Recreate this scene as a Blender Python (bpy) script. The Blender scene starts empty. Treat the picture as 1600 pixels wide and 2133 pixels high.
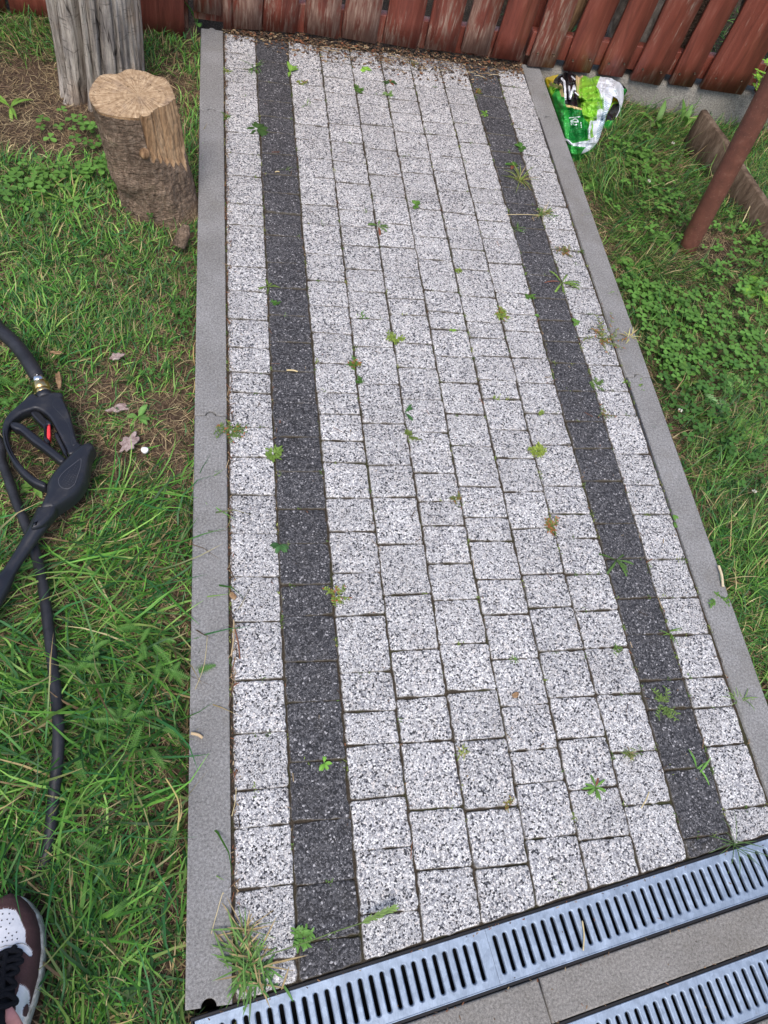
import bpy, bmesh, math, random
import numpy as np
from mathutils.geometry import tessellate_polygon
from mathutils import Vector, Matrix, Euler, noise as mnoise

rng = np.random.default_rng(7)
random.seed(7)
R = math.radians

# ------------------------------------------------------------------ camera
CAM_LOC = (-0.0186, -0.4573, 1.2575)
CAM_ROT = (0.5323, -0.1851, -0.1105)
F_PX = 1582.87                      # focal length in pixels of the 1600 px wide photograph
sc = bpy.context.scene
cam_data = bpy.data.cameras.new('camera')
cam = bpy.data.objects.new('camera', cam_data)
sc.collection.objects.link(cam)
cam.location = CAM_LOC
cam.rotation_euler = CAM_ROT
cam_data.sensor_fit = 'HORIZONTAL'
cam_data.sensor_width = 36.0
cam_data.lens = 36.0 * F_PX / 1600.0
cam_data.clip_start = 0.02
cam_data.clip_end = 500
sc.camera = cam
# ------------------------------------------------------------------ light
world = bpy.data.worlds.new('World'); sc.world = world
world.use_nodes = True
wn = world.node_tree
bg = wn.nodes['Background']
sky = wn.nodes.new('ShaderNodeTexSky')
sky.sky_type = 'NISHITA'
sky.sun_disc = False
SUN_EL, SUN_AZ = 58.0, 200.0        # degrees; azimuth clockwise from +Y
sky.sun_elevation = R(SUN_EL)
sky.sun_rotation = R(SUN_AZ)
sky.air_density = 1.0
sky.dust_density = 2.5
wn.links.new(sky.outputs[0], bg.inputs[0])
bg.inputs[1].default_value = 0.15
sun_d = bpy.data.lights.new('sun', 'SUN')
sun_d.energy = 2.0
sun_d.angle = R(28)
sun_d.color = (1.0, 0.95, 0.90)
sun = bpy.data.objects.new('sun', sun_d)
sc.collection.objects.link(sun)
sd = Vector((math.sin(R(SUN_AZ)) * math.cos(R(SUN_EL)), math.cos(R(SUN_AZ)) * math.cos(R(SUN_EL)), math.sin(R(SUN_EL))))
sun.rotation_euler = sd.to_track_quat('Z', 'Y').to_euler()
sun.location = sd * 20
sc.view_settings.view_transform = 'Standard'
sc.view_settings.look = 'None'
sc.view_settings.gamma = 1.0
sc.view_settings.exposure = 0.50
# ------------------------------------------------------------------ helpers
_RM = np.array(Euler(CAM_ROT, 'XYZ').to_matrix())
_C = np.array(CAM_LOC)
def ray(u, v):
    return _RM @ np.array([(u - 800) / F_PX, -(v - 1066.5) / F_PX, -1.0])
def G(u, v, z=0.0):
    """real point at height z seen at photo pixel (u, v)"""
    d = ray(u, v); t = (z - _C[2]) / d[2]
    return (_C[0] + t * d[0], _C[1] + t * d[1], z)

col = sc.collection
def empty(name, loc, rz=0):
    o = bpy.data.objects.new(name, None); col.objects.link(o)
    o.location = loc; o.rotation_euler = (0, 0, rz); o.empty_display_size = .05
    return o
def tag(o, label=None, cat=None, group=None, kind=None):
    if label: o['label'] = label
    if cat: o['category'] = cat
    if group: o['group'] = group
    if kind: o['kind'] = kind
    return o
def world_loc(o):
    l = Vector(o.location)
    while o.parent:
        o = o.parent; l += Vector(o.location)
    return l
def obj(name, verts, faces, mats, parent=None, origin=None, smooth=False, fmat=None, cols=None):
    """ONE mesh object from world-space verts"""
    verts = np.asarray(verts, dtype=np.float64).reshape(-1, 3)
    if origin is None:
        origin = world_loc(parent) if parent else Vector((0, 0, 0))
    base = np.array(origin)
    me = bpy.data.meshes.new(name)
    nv = len(verts)
    me.vertices.add(nv)
    me.vertices.foreach_set('co', (verts - base).astype(np.float32).ravel())
    lens = np.fromiter((len(f) for f in faces), dtype=np.int32, count=len(faces))
    flat = np.concatenate([np.asarray(f, dtype=np.int32) for f in faces]) if not isinstance(faces, np.ndarray) else faces.ravel().astype(np.int32)
    me.loops.add(len(flat)); me.loops.foreach_set('vertex_index', flat)
    me.polygons.add(len(lens))
    st = np.concatenate([[0], np.cumsum(lens)[:-1]]).astype(np.int32)
    me.polygons.foreach_set('loop_start', st)
    me.polygons.foreach_set('loop_total', lens)
    for m in (mats if isinstance(mats, (list, tuple)) else [mats]): me.materials.append(m)
    if fmat is not None: me.polygons.foreach_set('material_index', np.asarray(fmat, dtype=np.int32))
    if smooth: me.polygons.foreach_set('use_smooth', np.ones(len(lens), dtype=bool))
    if cols is not None:
        a = me.color_attributes.new('col', 'FLOAT_COLOR', 'POINT')
        c = np.ones((nv, 4), dtype=np.float32); c[:, :3] = cols
        a.data.foreach_set('color', c.ravel())
    me.update(calc_edges=True)
    me.validate()
    o = bpy.data.objects.new(name, me); col.objects.link(o)
    if parent:
        o.parent = parent
        o.location = Vector(origin) - world_loc(parent)
    else:
        o.location = origin
    return o
class MB:
    """collects pieces of ONE mesh"""
    def __init__(s): s.v = []; s.f = []; s.m = []; s.c = []
    def add(s, v, f, m=0, c=(1, 1, 1)):
        n = len(s.v); s.v += [tuple(p) for p in v]; s.f += [tuple(i + n for i in q) for q in f]; s.m += [m] * len(f)
        s.c += [c] * len(v) if not (len(c) == len(v) and hasattr(c[0], '__len__')) else list(c)
    def build(s, name, mats, parent=None, origin=None, smooth=False, cols=False):
        return obj(name, s.v, s.f, mats, parent, origin, smooth, s.m, np.array(s.c) if cols else None)
def box_vf(x0, x1, y0, y1, z0, z1, b=0.0):
    if b <= 0:
        v = [(x0, y0, z0), (x1, y0, z0), (x1, y1, z0), (x0, y1, z0), (x0, y0, z1), (x1, y0, z1), (x1, y1, z1), (x0, y1, z1)]
        return v, [(0, 3, 2, 1), (4, 5, 6, 7), (0, 1, 5, 4), (1, 2, 6, 5), (2, 3, 7, 6), (3, 0, 4, 7)]
    bm = bmesh.new(); bmesh.ops.create_cube(bm, size=1)
    for q in bm.verts: q.co = Vector(((x0 + x1) / 2 + q.co.x * (x1 - x0), (y0 + y1) / 2 + q.co.y * (y1 - y0), (z0 + z1) / 2 + q.co.z * (z1 - z0)))
    bmesh.ops.bevel(bm, geom=bm.edges[:], offset=b, segments=2, affect='EDGES', profile=.5)
    v = [tuple(q.co) for q in bm.verts]; f = [tuple(l.vert.index for l in p.loops) for p in bm.faces]; bm.free()
    return v, f
def catmull(P, n=6, closed=True):
    P = [np.array(p, float) for p in P]; N = len(P); out = []
    rngk = range(N if closed else N - 1)
    for i in rngk:
        if closed: a, b, c, d = P[i - 1], P[i], P[(i + 1) % N], P[(i + 2) % N]
        else: a, b, c, d = P[max(i - 1, 0)], P[i], P[i + 1], P[min(i + 2, N - 1)]
        for k in range(n):
            t = k / n
            out.append(.5 * ((2 * b) + (c - a) * t + (2 * a - 5 * b + 4 * c - d) * t * t + (3 * b - a - 3 * c + d) * t ** 3))
    if not closed: out.append(P[-1])
    return out
def tube_vf(pts, rad, n=10, cap=True, flat=1.0):
    pts = [Vector(p) for p in pts]; N = len(pts)
    if not hasattr(rad, '__len__'): rad = [rad] * N
    v = []; f = []; up = None
    for i, p in enumerate(pts):
        t = (pts[min(i + 1, N - 1)] - pts[max(i - 1, 0)]).normalized()
        if up is None:
            up = Vector((0, 0, 1)) if abs(t.z) < .9 else Vector((1, 0, 0))
        s = t.cross(up).normalized(); w = s.cross(t).normalized(); up = w
        for k in range(n):
            a = 2 * math.pi * k / n
            q = p + s * math.cos(a) * rad[i] + w * math.sin(a) * rad[i] * flat
            v.append(tuple(q))
    for i in range(N - 1):
        for k in range(n):
            a = i * n + k; b = i * n + (k + 1) % n
            f.append((a, b, b + n, a + n))
    if cap:
        f.append(tuple(range(n - 1, -1, -1))); f.append(tuple(range((N - 1) * n, N * n)))
    return v, f
def inset_poly(P, d):
    P = np.asarray(P, float); N = len(P)
    nx = np.roll(P, -1, 0) - P; nx /= (np.linalg.norm(nx, axis=1, keepdims=True) + 1e-12)
    pv = np.roll(nx, 1, 0)
    n1 = np.stack([-nx[:, 1], nx[:, 0]], 1); n0 = np.stack([-pv[:, 1], pv[:, 0]], 1)
    m = n0 + n1; m /= (np.linalg.norm(m, axis=1, keepdims=True) + 1e-9)
    c = np.clip((m * n1).sum(1), .5, 1)
    return P + m * (d / c)[:, None]
def poly_area(P):
    P = np.asarray(P); x, y = P[:, 0], P[:, 1]
    return .5 * np.sum(x * np.roll(y, -1) - np.roll(x, -1) * y)
def slab_vf(P, z0, z1, r=0.003, seg=3, zf=None, both=True):
    """extruded outline P (xy) from z0 to z1 with rounded rims; zf(x,y) adds height"""
    P = np.asarray([p[:2] for p in P], float)
    if poly_area(P) < 0: P = P[::-1]
    N = len(P); rings = []
    if both:
        for k in range(seg):
            a = math.pi / 2 * k / seg
            rings.append((inset_poly(P, r * (1 - math.sin(a))), z0 + r * (1 - math.cos(a))))
    else: rings.append((P, z0))
    for k in range(seg + 1):
        a = math.pi / 2 * k / seg
        rings.append((inset_poly(P, r * (1 - math.cos(a))), z1 - r * (1 - math.sin(a))))
    rings.append((inset_poly(P, r * 1.18), z1))
    v = []; f = []
    for Q, z in rings:
        for q in Q: v.append((q[0], q[1], z + (zf(q[0], q[1]) if zf else 0)))
    for i in range(len(rings) - 1):
        for k in range(N):
            a = i * N + k; b = i * N + (k + 1) % N
            f.append((a, b, b + N, a + N))
    o2 = (len(rings) - 1) * N
    if convex_enough(P):
        f.append(tuple(range(o2, o2 + N))); f.append(tuple(range(N - 1, -1, -1)))
    else:
        for t in tessellate_polygon([[Vector((q[0], q[1], 0)) for q in rings[-1][0]]]):
            a, b, c = t
            A = np.array([rings[-1][0][i] for i in t])
            if poly_area(A) < 0: a, b, c = a, c, b
            f.append((a + o2, b + o2, c + o2)); f.append((a, c, b))
    return v, f
def convex_enough(P):
    e = np.roll(P, -1, 0) - P; n = np.roll(e, -1, 0); cr = e[:, 0] * n[:, 1] - e[:, 1] * n[:, 0]
    return (cr > -1e-9).all() or len(P) < 5
def vnoise(x, y, scale, seed=0):
    """smooth 2-D value noise, 0..1"""
    x = np.asarray(x, float) * scale + 71.3 * (seed + 1); y = np.asarray(y, float) * scale + 13.7 * (seed + 1)
    xi = np.floor(x).astype(np.int64); yi = np.floor(y).astype(np.int64)
    fx = x - xi; fy = y - yi; fx = fx * fx * (3 - 2 * fx); fy = fy * fy * (3 - 2 * fy)
    def h(i, j):
        q = np.sin(i * 127.1 + j * 311.7 + seed * 74.7) * 43758.5453
        return q - np.floor(q)
    return (h(xi, yi) * (1 - fx) + h(xi + 1, yi) * fx) * (1 - fy) + (h(xi, yi + 1) * (1 - fx) + h(xi + 1, yi + 1) * fx) * fy
def in_poly(x, y, P):
    x = np.asarray(x); y = np.asarray(y); ins = np.zeros(x.shape, bool); n = len(P)
    for i in range(n):
        x1, y1 = P[i][:2]; x2, y2 = P[(i + 1) % n][:2]
        c = ((y1 > y) != (y2 > y)) & (x < (x2 - x1) * (y - y1) / (y2 - y1 + 1e-12) + x1)
        ins ^= c
    return ins
def clip_half(P, a, b, c):
    """keep part of polygon with a*x+b*y+c >= 0"""
    out = []
    for i in range(len(P)):
        p, q = P[i], P[(i + 1) % len(P)]
        dp = a * p[0] + b * p[1] + c; dq = a * q[0] + b * q[1] + c
        if dp >= 0: out.append(p)
        if dp * dq < 0:
            t = dp / (dp - dq); out.append((p[0] + t * (q[0] - p[0]), p[1] + t * (q[1] - p[1])))
    return out

# ------------------------------------------------------------------ materials
class NT:
    def __init__(s, name):
        s.mat = bpy.data.materials.new(name); s.mat.use_nodes = True
        s.nt = s.mat.node_tree; s.n = s.nt.nodes; s.p = s.n['Principled BSDF']
    def node(s, t, **kw):
        q = s.n.new('ShaderNode' + t)
        for k, v in kw.items(): setattr(q, k, v)
        return q
    def link(s, a, b): s.nt.links.new(a, b)
    def co(s, kind='Object', scale=(1, 1, 1), loc=(0, 0, 0), rot=(0, 0, 0)):
        t = s.node('TexCoord'); m = s.node('Mapping'); s.link(t.outputs[kind], m.inputs[0])
        m.inputs['Scale'].default_value = scale; m.inputs['Location'].default_value = loc; m.inputs['Rotation'].default_value = rot
        return m.outputs[0]
    def noise(s, vec, scale, detail=4, rough=.6, dist=0):
        q = s.node('TexNoise'); s.link(vec, q.inputs['Vector'])
        q.inputs['Scale'].default_value = scale; q.inputs['Detail'].default_value = detail
        q.inputs['Roughness'].default_value = rough; q.inputs['Distortion'].default_value = dist
        return q.outputs['Fac']
    def vor(s, vec, scale, feature='F1', out='Distance', rnd=1.0):
        q = s.node('TexVoronoi', feature=feature); s.link(vec, q.inputs['Vector']); q.inputs['Scale'].default_value = scale
        q.inputs['Randomness'].default_value = rnd
        return q.outputs[out]
    def ramp(s, fac, stops, interp='LINEAR'):
        q = s.node('ValToRGB'); s.link(fac, q.inputs[0]); cr = q.color_ramp; cr.interpolation = interp
        while len(cr.elements) < len(stops): cr.elements.new(.5)
        for e, (p, c) in zip(cr.elements, stops):
            e.position = p; e.color = (*c, 1) if len(c) == 3 else c
        return q.outputs[0]
    def mix(s, fac, a, b, mode='MIX'):
        q = s.node('Mix', data_type='RGBA', blend_type=mode)
        for i, x in ((0, fac), (6, a), (7, b)):
            if hasattr(x, 'is_linked') or hasattr(x, 'links'): s.link(x, q.inputs[i])
            else: q.inputs[i].default_value = x if i == 0 else (*x, 1)
        return q.outputs[2]
    def math(s, op, a, b=0.0, c=None):
        q = s.node('Math', operation=op)
        for i, x in enumerate((a, b) if c is None else (a, b, c)):
            if hasattr(x, 'links'): s.link(x, q.inputs[i])
            else: q.inputs[i].default_value = x
        return q.outputs[0]
    def base(s, c, rough=.8, spec=.3, metal=0):
        if hasattr(c, 'links'): s.link(c, s.p.inputs['Base Color'])
        else: s.p.inputs['Base Color'].default_value = (*c, 1)
        if hasattr(rough, 'links'): s.link(rough, s.p.inputs['Roughness'])
        else: s.p.inputs['Roughness'].default_value = rough
        s.p.inputs['Specular IOR Level'].default_value = spec
        s.p.inputs['Metallic'].default_value = metal
        return s
    def bump(s, h, strength=.5, dist=.002):
        q = s.node('Bump'); s.link(h, q.inputs['Height']); q.inputs['Strength'].default_value = strength; q.inputs['Distance'].default_value = dist
        s.link(q.outputs[0], s.p.inputs['Normal']); return s

def m_paver(name, ramp_stops, tint):
    t = NT(name); v = t.co()
    cc = t.vor(v, 360, out='Color'); sep = t.node('SeparateColor'); t.link(cc, sep.inputs[0])
    c1 = t.ramp(sep.outputs[0], ramp_stops, 'CONSTANT')
    # fine grit between chips
    cf = t.vor(v, 700, out='Color'); sf = t.node('SeparateColor'); t.link(cf, sf.inputs[0])
    c2 = t.ramp(sf.outputs[1], ramp_stops, 'CONSTANT')
    c = t.mix(t.ramp(sep.outputs[2], [(0, (0, 0, 0)), (.45, (.0, .0, .0)), (.46, (.7, .7, .7))], 'CONSTANT'), c1, c2)
    ed = t.vor(v, 360, 'DISTANCE_TO_EDGE')
    eg = t.ramp(ed, [(0, (.46, .45, .46)), (.11, (1, 1, 1))])
    c = t.mix(1.0, c, eg, 'MULTIPLY')
    big = t.ramp(t.noise(v, 7, 4, .6), [(.3, (.86, .855, .85)), (.7, (1.06, 1.06, 1.05))])
    c = t.mix(1.0, c, big, 'MULTIPLY')
    # dirt film: grime patches
    g = t.ramp(t.noise(v, 26, 5, .7), [(.50, (0, 0, 0)), (.75, (.30, .30, .30))])
    c = t.mix(g, c, tint)
    # soil and moss creeping onto the rims of each stone
    at = t.node('Attribute'); at.attribute_name = 'col'
    sc_ = t.node('SeparateColor'); t.link(at.outputs['Color'], sc_.inputs[0])
    rim = t.math('ADD', sc_.outputs[0], t.math('MULTIPLY', t.math('SUBTRACT', t.noise(v, 60, 4, .6), .55), 1.3))
    rimr = t.ramp(rim, [(.44, (0, 0, 0)), (.88, (.7, .7, .7))])
    c = t.mix(rimr, c, (.10, .085, .06))
    tone = t.math('MULTIPLY_ADD', sc_.outputs[1], .13, .93)
    tn = t.node('CombineXYZ')
    for i in range(3): t.link(tone, tn.inputs[i])
    c = t.mix(1.0, c, tn.outputs[0], 'MULTIPLY')
    t.base(c, .72, .35)
    h = t.math('ADD', t.math('MINIMUM', ed, .3), t.math('MULTIPLY', sep.outputs[1], .25))
    t.bump(h, .7, .0014)
    return t.mat
M = {}
M['paver_light'] = m_paver('light_exposed_aggregate', [(0, (.030, .031, .036)), (.15, (.12, .122, .138)), (.28, (.31, .31, .33)), (.44, (.53, .525, .53)), (.68, (.77, .76, .75)), (.88, (.68, .64, .61))], (.30, .28, .26))
M['paver_dark'] = m_paver('dark_exposed_aggregate', [(0, (.018, .018, .021)), (.30, (.044, .044, .050)), (.55, (.090, .089, .097)), (.78, (.155, .152, .16)), (.94, (.38, .37, .38))], (.06, .055, .05))

def m_concrete(name, a, b, fine=900):
    t = NT(name); v = t.co()
    n1 = t.noise(v, fine * .62, 4, .95); n2 = t.noise(v, 9, 5, .6); n3 = t.noise(v, 250, 3, .7)
    c = t.ramp(n1, [(.32, a), (.68, b)])
    c = t.mix(1.0, c, t.ramp(n3, [(.33, (.62, .62, .62)), (.67, (1.3, 1.3, 1.3))]), 'MULTIPLY')
    c = t.mix(1.0, c, t.ramp(n2, [(.3, (.80, .79, .77)), (.7, (1.08, 1.08, 1.08))]), 'MULTIPLY')
    st = t.noise(v, 3.5, 6, .72); c = t.mix(t.ramp(st, [(.54, (0, 0, 0)), (.68, (.38, .38, .38))]), c, (.13, .115, .09))
    pt = t.vor(v, 55); c = t.mix(t.ramp(pt, [(.045, (.6, .6, .6)), (.07, (0, 0, 0))]), c, (.06, .055, .05))
    t.base(c, .85, .25); t.bump(t.math('ADD', n1, n3), .5, .0012)
    return t.mat
M['kerb'] = m_concrete('kerb_concrete', (.150, .147, .146), (.335, .328, .322))
M['kerb_brown'] = m_concrete('kerb_concrete_stained', (.145, .137, .128), (.31, .292, .270))
M['plinth'] = m_concrete('old_plinth_concrete', (.16, .15, .13), (.32, .30, .27), 400)

def m_soil():
    t = NT('soil'); v = t.co()
    n1 = t.noise(v, 14, 6, .65); n2 = t.noise(v, 160, 5, .75); n3 = t.noise(v, 3.0, 3)
    c = t.ramp(n2, [(.3, (.026, .018, .012)), (.5, (.085, .060, .042)), (.72, (.20, .155, .115))])
    c = t.mix(1.0, c, t.ramp(n1, [(.3, (.65, .62, .6)), (.7, (1.35, 1.25, 1.2))]), 'MULTIPLY')
    c = t.mix(t.ramp(n3, [(.45, (0, 0, 0)), (.62, (.35, .35, .35))]), c, (.030, .036, .012))
    t.base(c, .95, .15); t.bump(t.math('ADD', n2, n1), .9, .006); return t.mat
M['soil'] = m_soil()
def m_joint():
    t = NT('joint_sand'); v = t.co(); n2 = t.noise(v, 420, 4, .8); n1 = t.noise(v, 12, 4)
    c = t.ramp(n2, [(.3, (.018, .014, .010)), (.6, (.075, .060, .045)), (.8, (.16, .14, .11))])
    c = t.mix(t.ramp(n1, [(.52, (0, 0, 0)), (.68, (.6, .6, .6))]), c, (.045, .055, .018))
    t.base(c, .95, .1); t.bump(n2, .8, .002); return t.mat
M['joint'] = m_joint()

def m_leafy(name, rough=.5, trans=.25):
    t = NT(name); at = t.node('Attribute'); at.attribute_name = 'col'
    v = t.co(); n = t.noise(v, 90, 3)
    c = t.mix(1.0, at.outputs['Color'], t.ramp(n, [(.3, (.82, .85, .8)), (.7, (1.15, 1.12, 1.1))]), 'MULTIPLY')
    t.base(c, rough, .35)
    tr = t.node('BsdfTranslucent'); t.link(c, tr.inputs[0])
    mx = t.node('MixShader'); mx.inputs[0].default_value = trans
    t.link(t.p.outputs[0], mx.inputs[1]); t.link(tr.outputs[0], mx.inputs[2])
    t.link(mx.outputs[0], t.n['Material Output'].inputs[0])
    return t.mat
M['leaf'] = m_leafy('green_leaf')
M['litter'] = m_leafy('dry_litter', .85, .08)

def m_picket():
    t = NT('worn_red_paint_wood')
    info = t.node('ObjectInfo'); tc = t.node('TexCoord')
    off = t.node('VectorMath', operation='ADD'); sc_ = t.node('VectorMath', operation='SCALE')
    cx = t.node('CombineXYZ'); t.link(info.outputs['Random'], cx.inputs[0]); t.link(info.outputs['Random'], cx.inputs[2])
    t.link(cx.outputs[0], sc_.inputs[0]); sc_.inputs['Scale'].default_value = 37
    t.link(tc.outputs['Object'], off.inputs[0]); t.link(sc_.outputs[0], off.inputs[1])
    m = t.node('Mapping'); t.link(off.outputs[0], m.inputs[0]); m.inputs['Scale'].default_value = (1, 1, .10)
    v = m.outputs[0]
    gr = t.noise(v, 150, 5, .7, .4); gr2 = t.noise(v, 38, 5, .65, 1.2)
    m2 = t.node('Mapping'); t.link(off.outputs[0], m2.inputs[0]); m2.inputs['Scale'].default_value = (1, 1, .42)
    bl = t.noise(m2.outputs[0], 17, 5, .7)
    # per-board amount of wear, more at the foot of the boards
    sx = t.node('SeparateXYZ'); t.link(tc.outputs['Object'], sx.inputs[0])
    foot = t.math('MULTIPLY', t.math('SUBTRACT', .10, sx.outputs[2]), 1.1)
    at = t.node('Attribute'); at.attribute_name = 'col'
    ss = t.node('SeparateColor'); t.link(at.outputs['Color'], ss.inputs[0])
    wear = t.math('ADD', t.math('ADD', t.math('MULTIPLY', gr2, .55), t.math('MULTIPLY', bl, .75)), t.math('ADD', t.math('MULTIPLY', ss.outputs[0], .34), t.math('MAXIMUM', foot, 0)))
    wear = t.math('ADD', wear, t.math('MULTIPLY', t.math('SUBTRACT', gr, .5), .65))
    wm = t.ramp(wear, [(.84, (0, 0, 0)), (.96, (.8, .8, .8))])
    red = t.ramp(gr2, [(.3, (.095, .026, .018)), (.55, (.18, .047, .031)), (.75, (.25, .088, .062))])
    wood = t.ramp(gr, [(.3, (.085, .050, .038)), (.5, (.19, .115, .085)), (.7, (.38, .28, .215))])
    c = t.mix(wm, red, wood)
    t.base(c, t.ramp(wm, [(0, (.42, .42, .42)), (1, (.8, .8, .8))]), .4)
    t.bump(t.math('ADD', gr, t.math('MULTIPLY', gr2, .6)), .6, .0025)
    return t.mat
M['picket'] = m_picket()
def m_simple_wood(name, a, b, c3, zs=.12, scale=90, rough=.85):
    t = NT(name); v = t.co(scale=(1, 1, zs)); g = t.noise(v, scale, 6, .7, .6); g2 = t.noise(v, scale / 5, 4, .6, .5)
    c = t.ramp(t.math('ADD', t.math('MULTIPLY', g, .55), t.math('MULTIPLY', g2, .45)), [(.36, a), (.5, b), (.64, c3)])
    t.base(c, rough, .2); t.bump(g, .8, .004); return t.mat
M['weathered'] = None
def m_weathered():
    t = NT('weathered_grey_trunk'); v = t.co(scale=(1, 1, .075)); v2 = t.co(scale=(1, 1, .35)); vv = t.co()
    g = t.noise(v, 60, 7, .7, .8); g2 = t.noise(v, 17, 4, .6, .5); b = t.noise(v2, 13, 6, .7)
    c = t.ramp(g, [(.30, (.05, .040, .033)), (.41, (.23, .195, .165)), (.54, (.47, .415, .36)), (.72, (.66, .60, .53))])
    c = t.mix(t.ramp(b, [(.50, (0, 0, 0)), (.62, (.75, .75, .75))]), c, t.mix(1.0, c, (.42, .42, .46), 'MULTIPLY'))
    hz = t.noise(t.co(scale=(1, 1, 6)), 16, 5, .6, 2.0); c = t.mix(t.ramp(hz, [(.60, (0, 0, 0)), (.66, (.55, .55, .55))]), c, (.06, .05, .045))
    br = t.noise(vv, 5, 4)
    c = t.mix(t.ramp(br, [(.50, (0, 0, 0)), (.65, (.6, .6, .6))]), c, t.mix(1.0, c, (1.0, .74, .52), 'MULTIPLY'))
    cr = t.ramp(t.noise(v, 24, 3, .5, 1.0), [(.485, (1, 1, 1)), (.50, (.12, .11, .11)), (.515, (1, 1, 1))])
    c = t.mix(1.0, c, cr, 'MULTIPLY')
    t.base(c, .9, .15)
    t.bump(t.math('ADD', g, t.math('MULTIPLY', g2, 1.4)), 1.0, .014); return t.mat
M['weathered'] = m_weathered()
def m_bark():
    t = NT('brown_bark'); v = t.co(scale=(1, 1, .5)); vv = t.co()
    g = t.noise(v, 120, 7, .75, .5); g2 = t.noise(vv, 18, 6, .65); s = t.noise(t.co(scale=(1, 1, 3.2)), 34, 4, .6, 1.5)
    c = t.ramp(g, [(.30, (.080, .057, .042)), (.5, (.24, .180, .135)), (.7, (.42, .34, .265))])
    c = t.mix(1.0, c, t.ramp(g2, [(.3, (.60, .57, .55)), (.7, (1.2, 1.12, 1.05))]), 'MULTIPLY')
    c = t.mix(t.ramp(g2, [(.58, (0, 0, 0)), (.70, (.4, .4, .4))]), c, (.10, .11, .055))
    c = t.mix(t.ramp(s, [(.58, (0, 0, 0)), (.68, (.45, .45, .45))]), c, (.07, .045, .035))
    t.base(c, .92, .15); t.bump(t.math('ADD', t.math('MULTIPLY', g, .6), t.math('ADD', g2, s)), 1.0, .013); return t.mat
M['bark'] = m_bark()
def m_cut():
    t = NT('sawn_end_grain'); v = t.co(); sx = t.node('SeparateXYZ'); t.link(v, sx.inputs[0])
    ang = t.math('ARCTAN2', sx.outputs[1], sx.outputs[0])
    rad = t.math('SQRT', t.math('ADD', t.math('MULTIPLY', sx.outputs[0], sx.outputs[0]), t.math('MULTIPLY', sx.outputs[1], sx.outputs[1])))
    cx = t.node('CombineXYZ'); t.link(t.math('MULTIPLY', t.math('COSINE', ang), 1.0), cx.inputs[0]); t.link(t.math('SINE', ang), cx.inputs[1]); t.link(t.math('MULTIPLY', rad, 3.0), cx.inputs[2])
    rays = t.noise(cx.outputs[0], 13, 6, .7)
    rr = t.node('CombineXYZ'); t.link(t.math('MULTIPLY', rad, 170), rr.inputs[0]); t.link(t.math('MULTIPLY', t.noise(v, 14, 3), 6), rr.inputs[1])
    ring = t.noise(rr.outputs[0], 1.0, 3, .6)
    blot = t.noise(v, 24, 6, .7); 
    c = t.ramp(rays, [(.30, (.20, .125, .07)), (.5, (.40, .28, .17)), (.7, (.62, .47, .31))])
    c = t.mix(1.0, c, t.ramp(ring, [(.35, (.80, .77, .74)), (.65, (1.08, 1.08, 1.08))]), 'MULTIPLY')
    c = t.mix(t.ramp(blot, [(.52, (0, 0, 0)), (.66, (.75, .75, .75))]), c, (.24, .17, .12))
    # drying checks that run out from the pith
    crk = t.node('CombineXYZ'); t.link(t.math('COSINE', ang), crk.inputs[0]); t.link(t.math('SINE', ang), crk.inputs[1]); t.link(t.math('MULTIPLY', rad, 7.0), crk.inputs[2])
    cr = t.ramp(t.noise(crk.outputs[0], 5.2, 2, .5), [(.488, (1, 1, 1)), (.50, (.06, .04, .03)), (.512, (1, 1, 1))])
    cr = t.mix(t.ramp(t.noise(v, 30, 2), [(.42, (0, 0, 0)), (.50, (1, 1, 1))]), (1, 1, 1), cr)
    c = t.mix(1.0, c, cr, 'MULTIPLY')
    t.base(c, .85, .2); t.bump(t.math('ADD', rays, ring), .5, .002); return t.mat
M['cut'] = m_cut()
M['split'] = m_simple_wood('split_yellow_wood', (.10, .055, .028), (.30, .185, .10), (.47, .32, .19), .07, 110)
M['oldplank'] = m_simple_wood('damp_grey_plank', (.05, .032, .021), (.12, .082, .056), (.22, .165, .12), .3, 70)
M['birch'] = m_simple_wood('pale_log_bark', (.08, .065, .055), (.30, .27, .24), (.55, .50, .44), .5, 40)
M['pinkbark'] = m_simple_wood('pinkish_bark_flake', (.16, .10, .09), (.38, .29, .27), (.55, .46, .43), .4, 120)

def m_metal():
    t = NT('galvanised_steel'); v = t.co(scale=(1, .12, 1), rot=(0, 0, R(-9))); vv = t.co()
    s = t.noise(v, 700, 4, .7); sp = t.vor(vv, 120, out='Color'); se = t.node('SeparateColor'); t.link(sp, se.inputs[0])
    n = t.noise(vv, 30, 5, .7)
    c = t.ramp(s, [(.3, (.29, .35, .43)), (.7, (.42, .49, .585))])
    c = t.mix(1.0, c, t.ramp(n, [(.3, (.72, .74, .76)), (.7, (1.12, 1.12, 1.12))]), 'MULTIPLY')
    c = t.mix(1.0, c, t.ramp(se.outputs[0], [(0, (.88, .88, .89)), (1, (1.08, 1.08, 1.08))]), 'MULTIPLY')
    d = t.noise(vv, 80, 4, .8)
    c = t.mix(t.ramp(d, [(.62, (0, 0, 0)), (.75, (.5, .5, .5))]), c, (.16, .15, .14))
    t.base(c, t.ramp(s, [(.3, (.52, .52, .52)), (.7, (.72, .72, .72))]), .5, .72)
    t.bump(t.math('ADD', s, n), .25, .0006); return t.mat
M['galv'] = m_metal()
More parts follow.
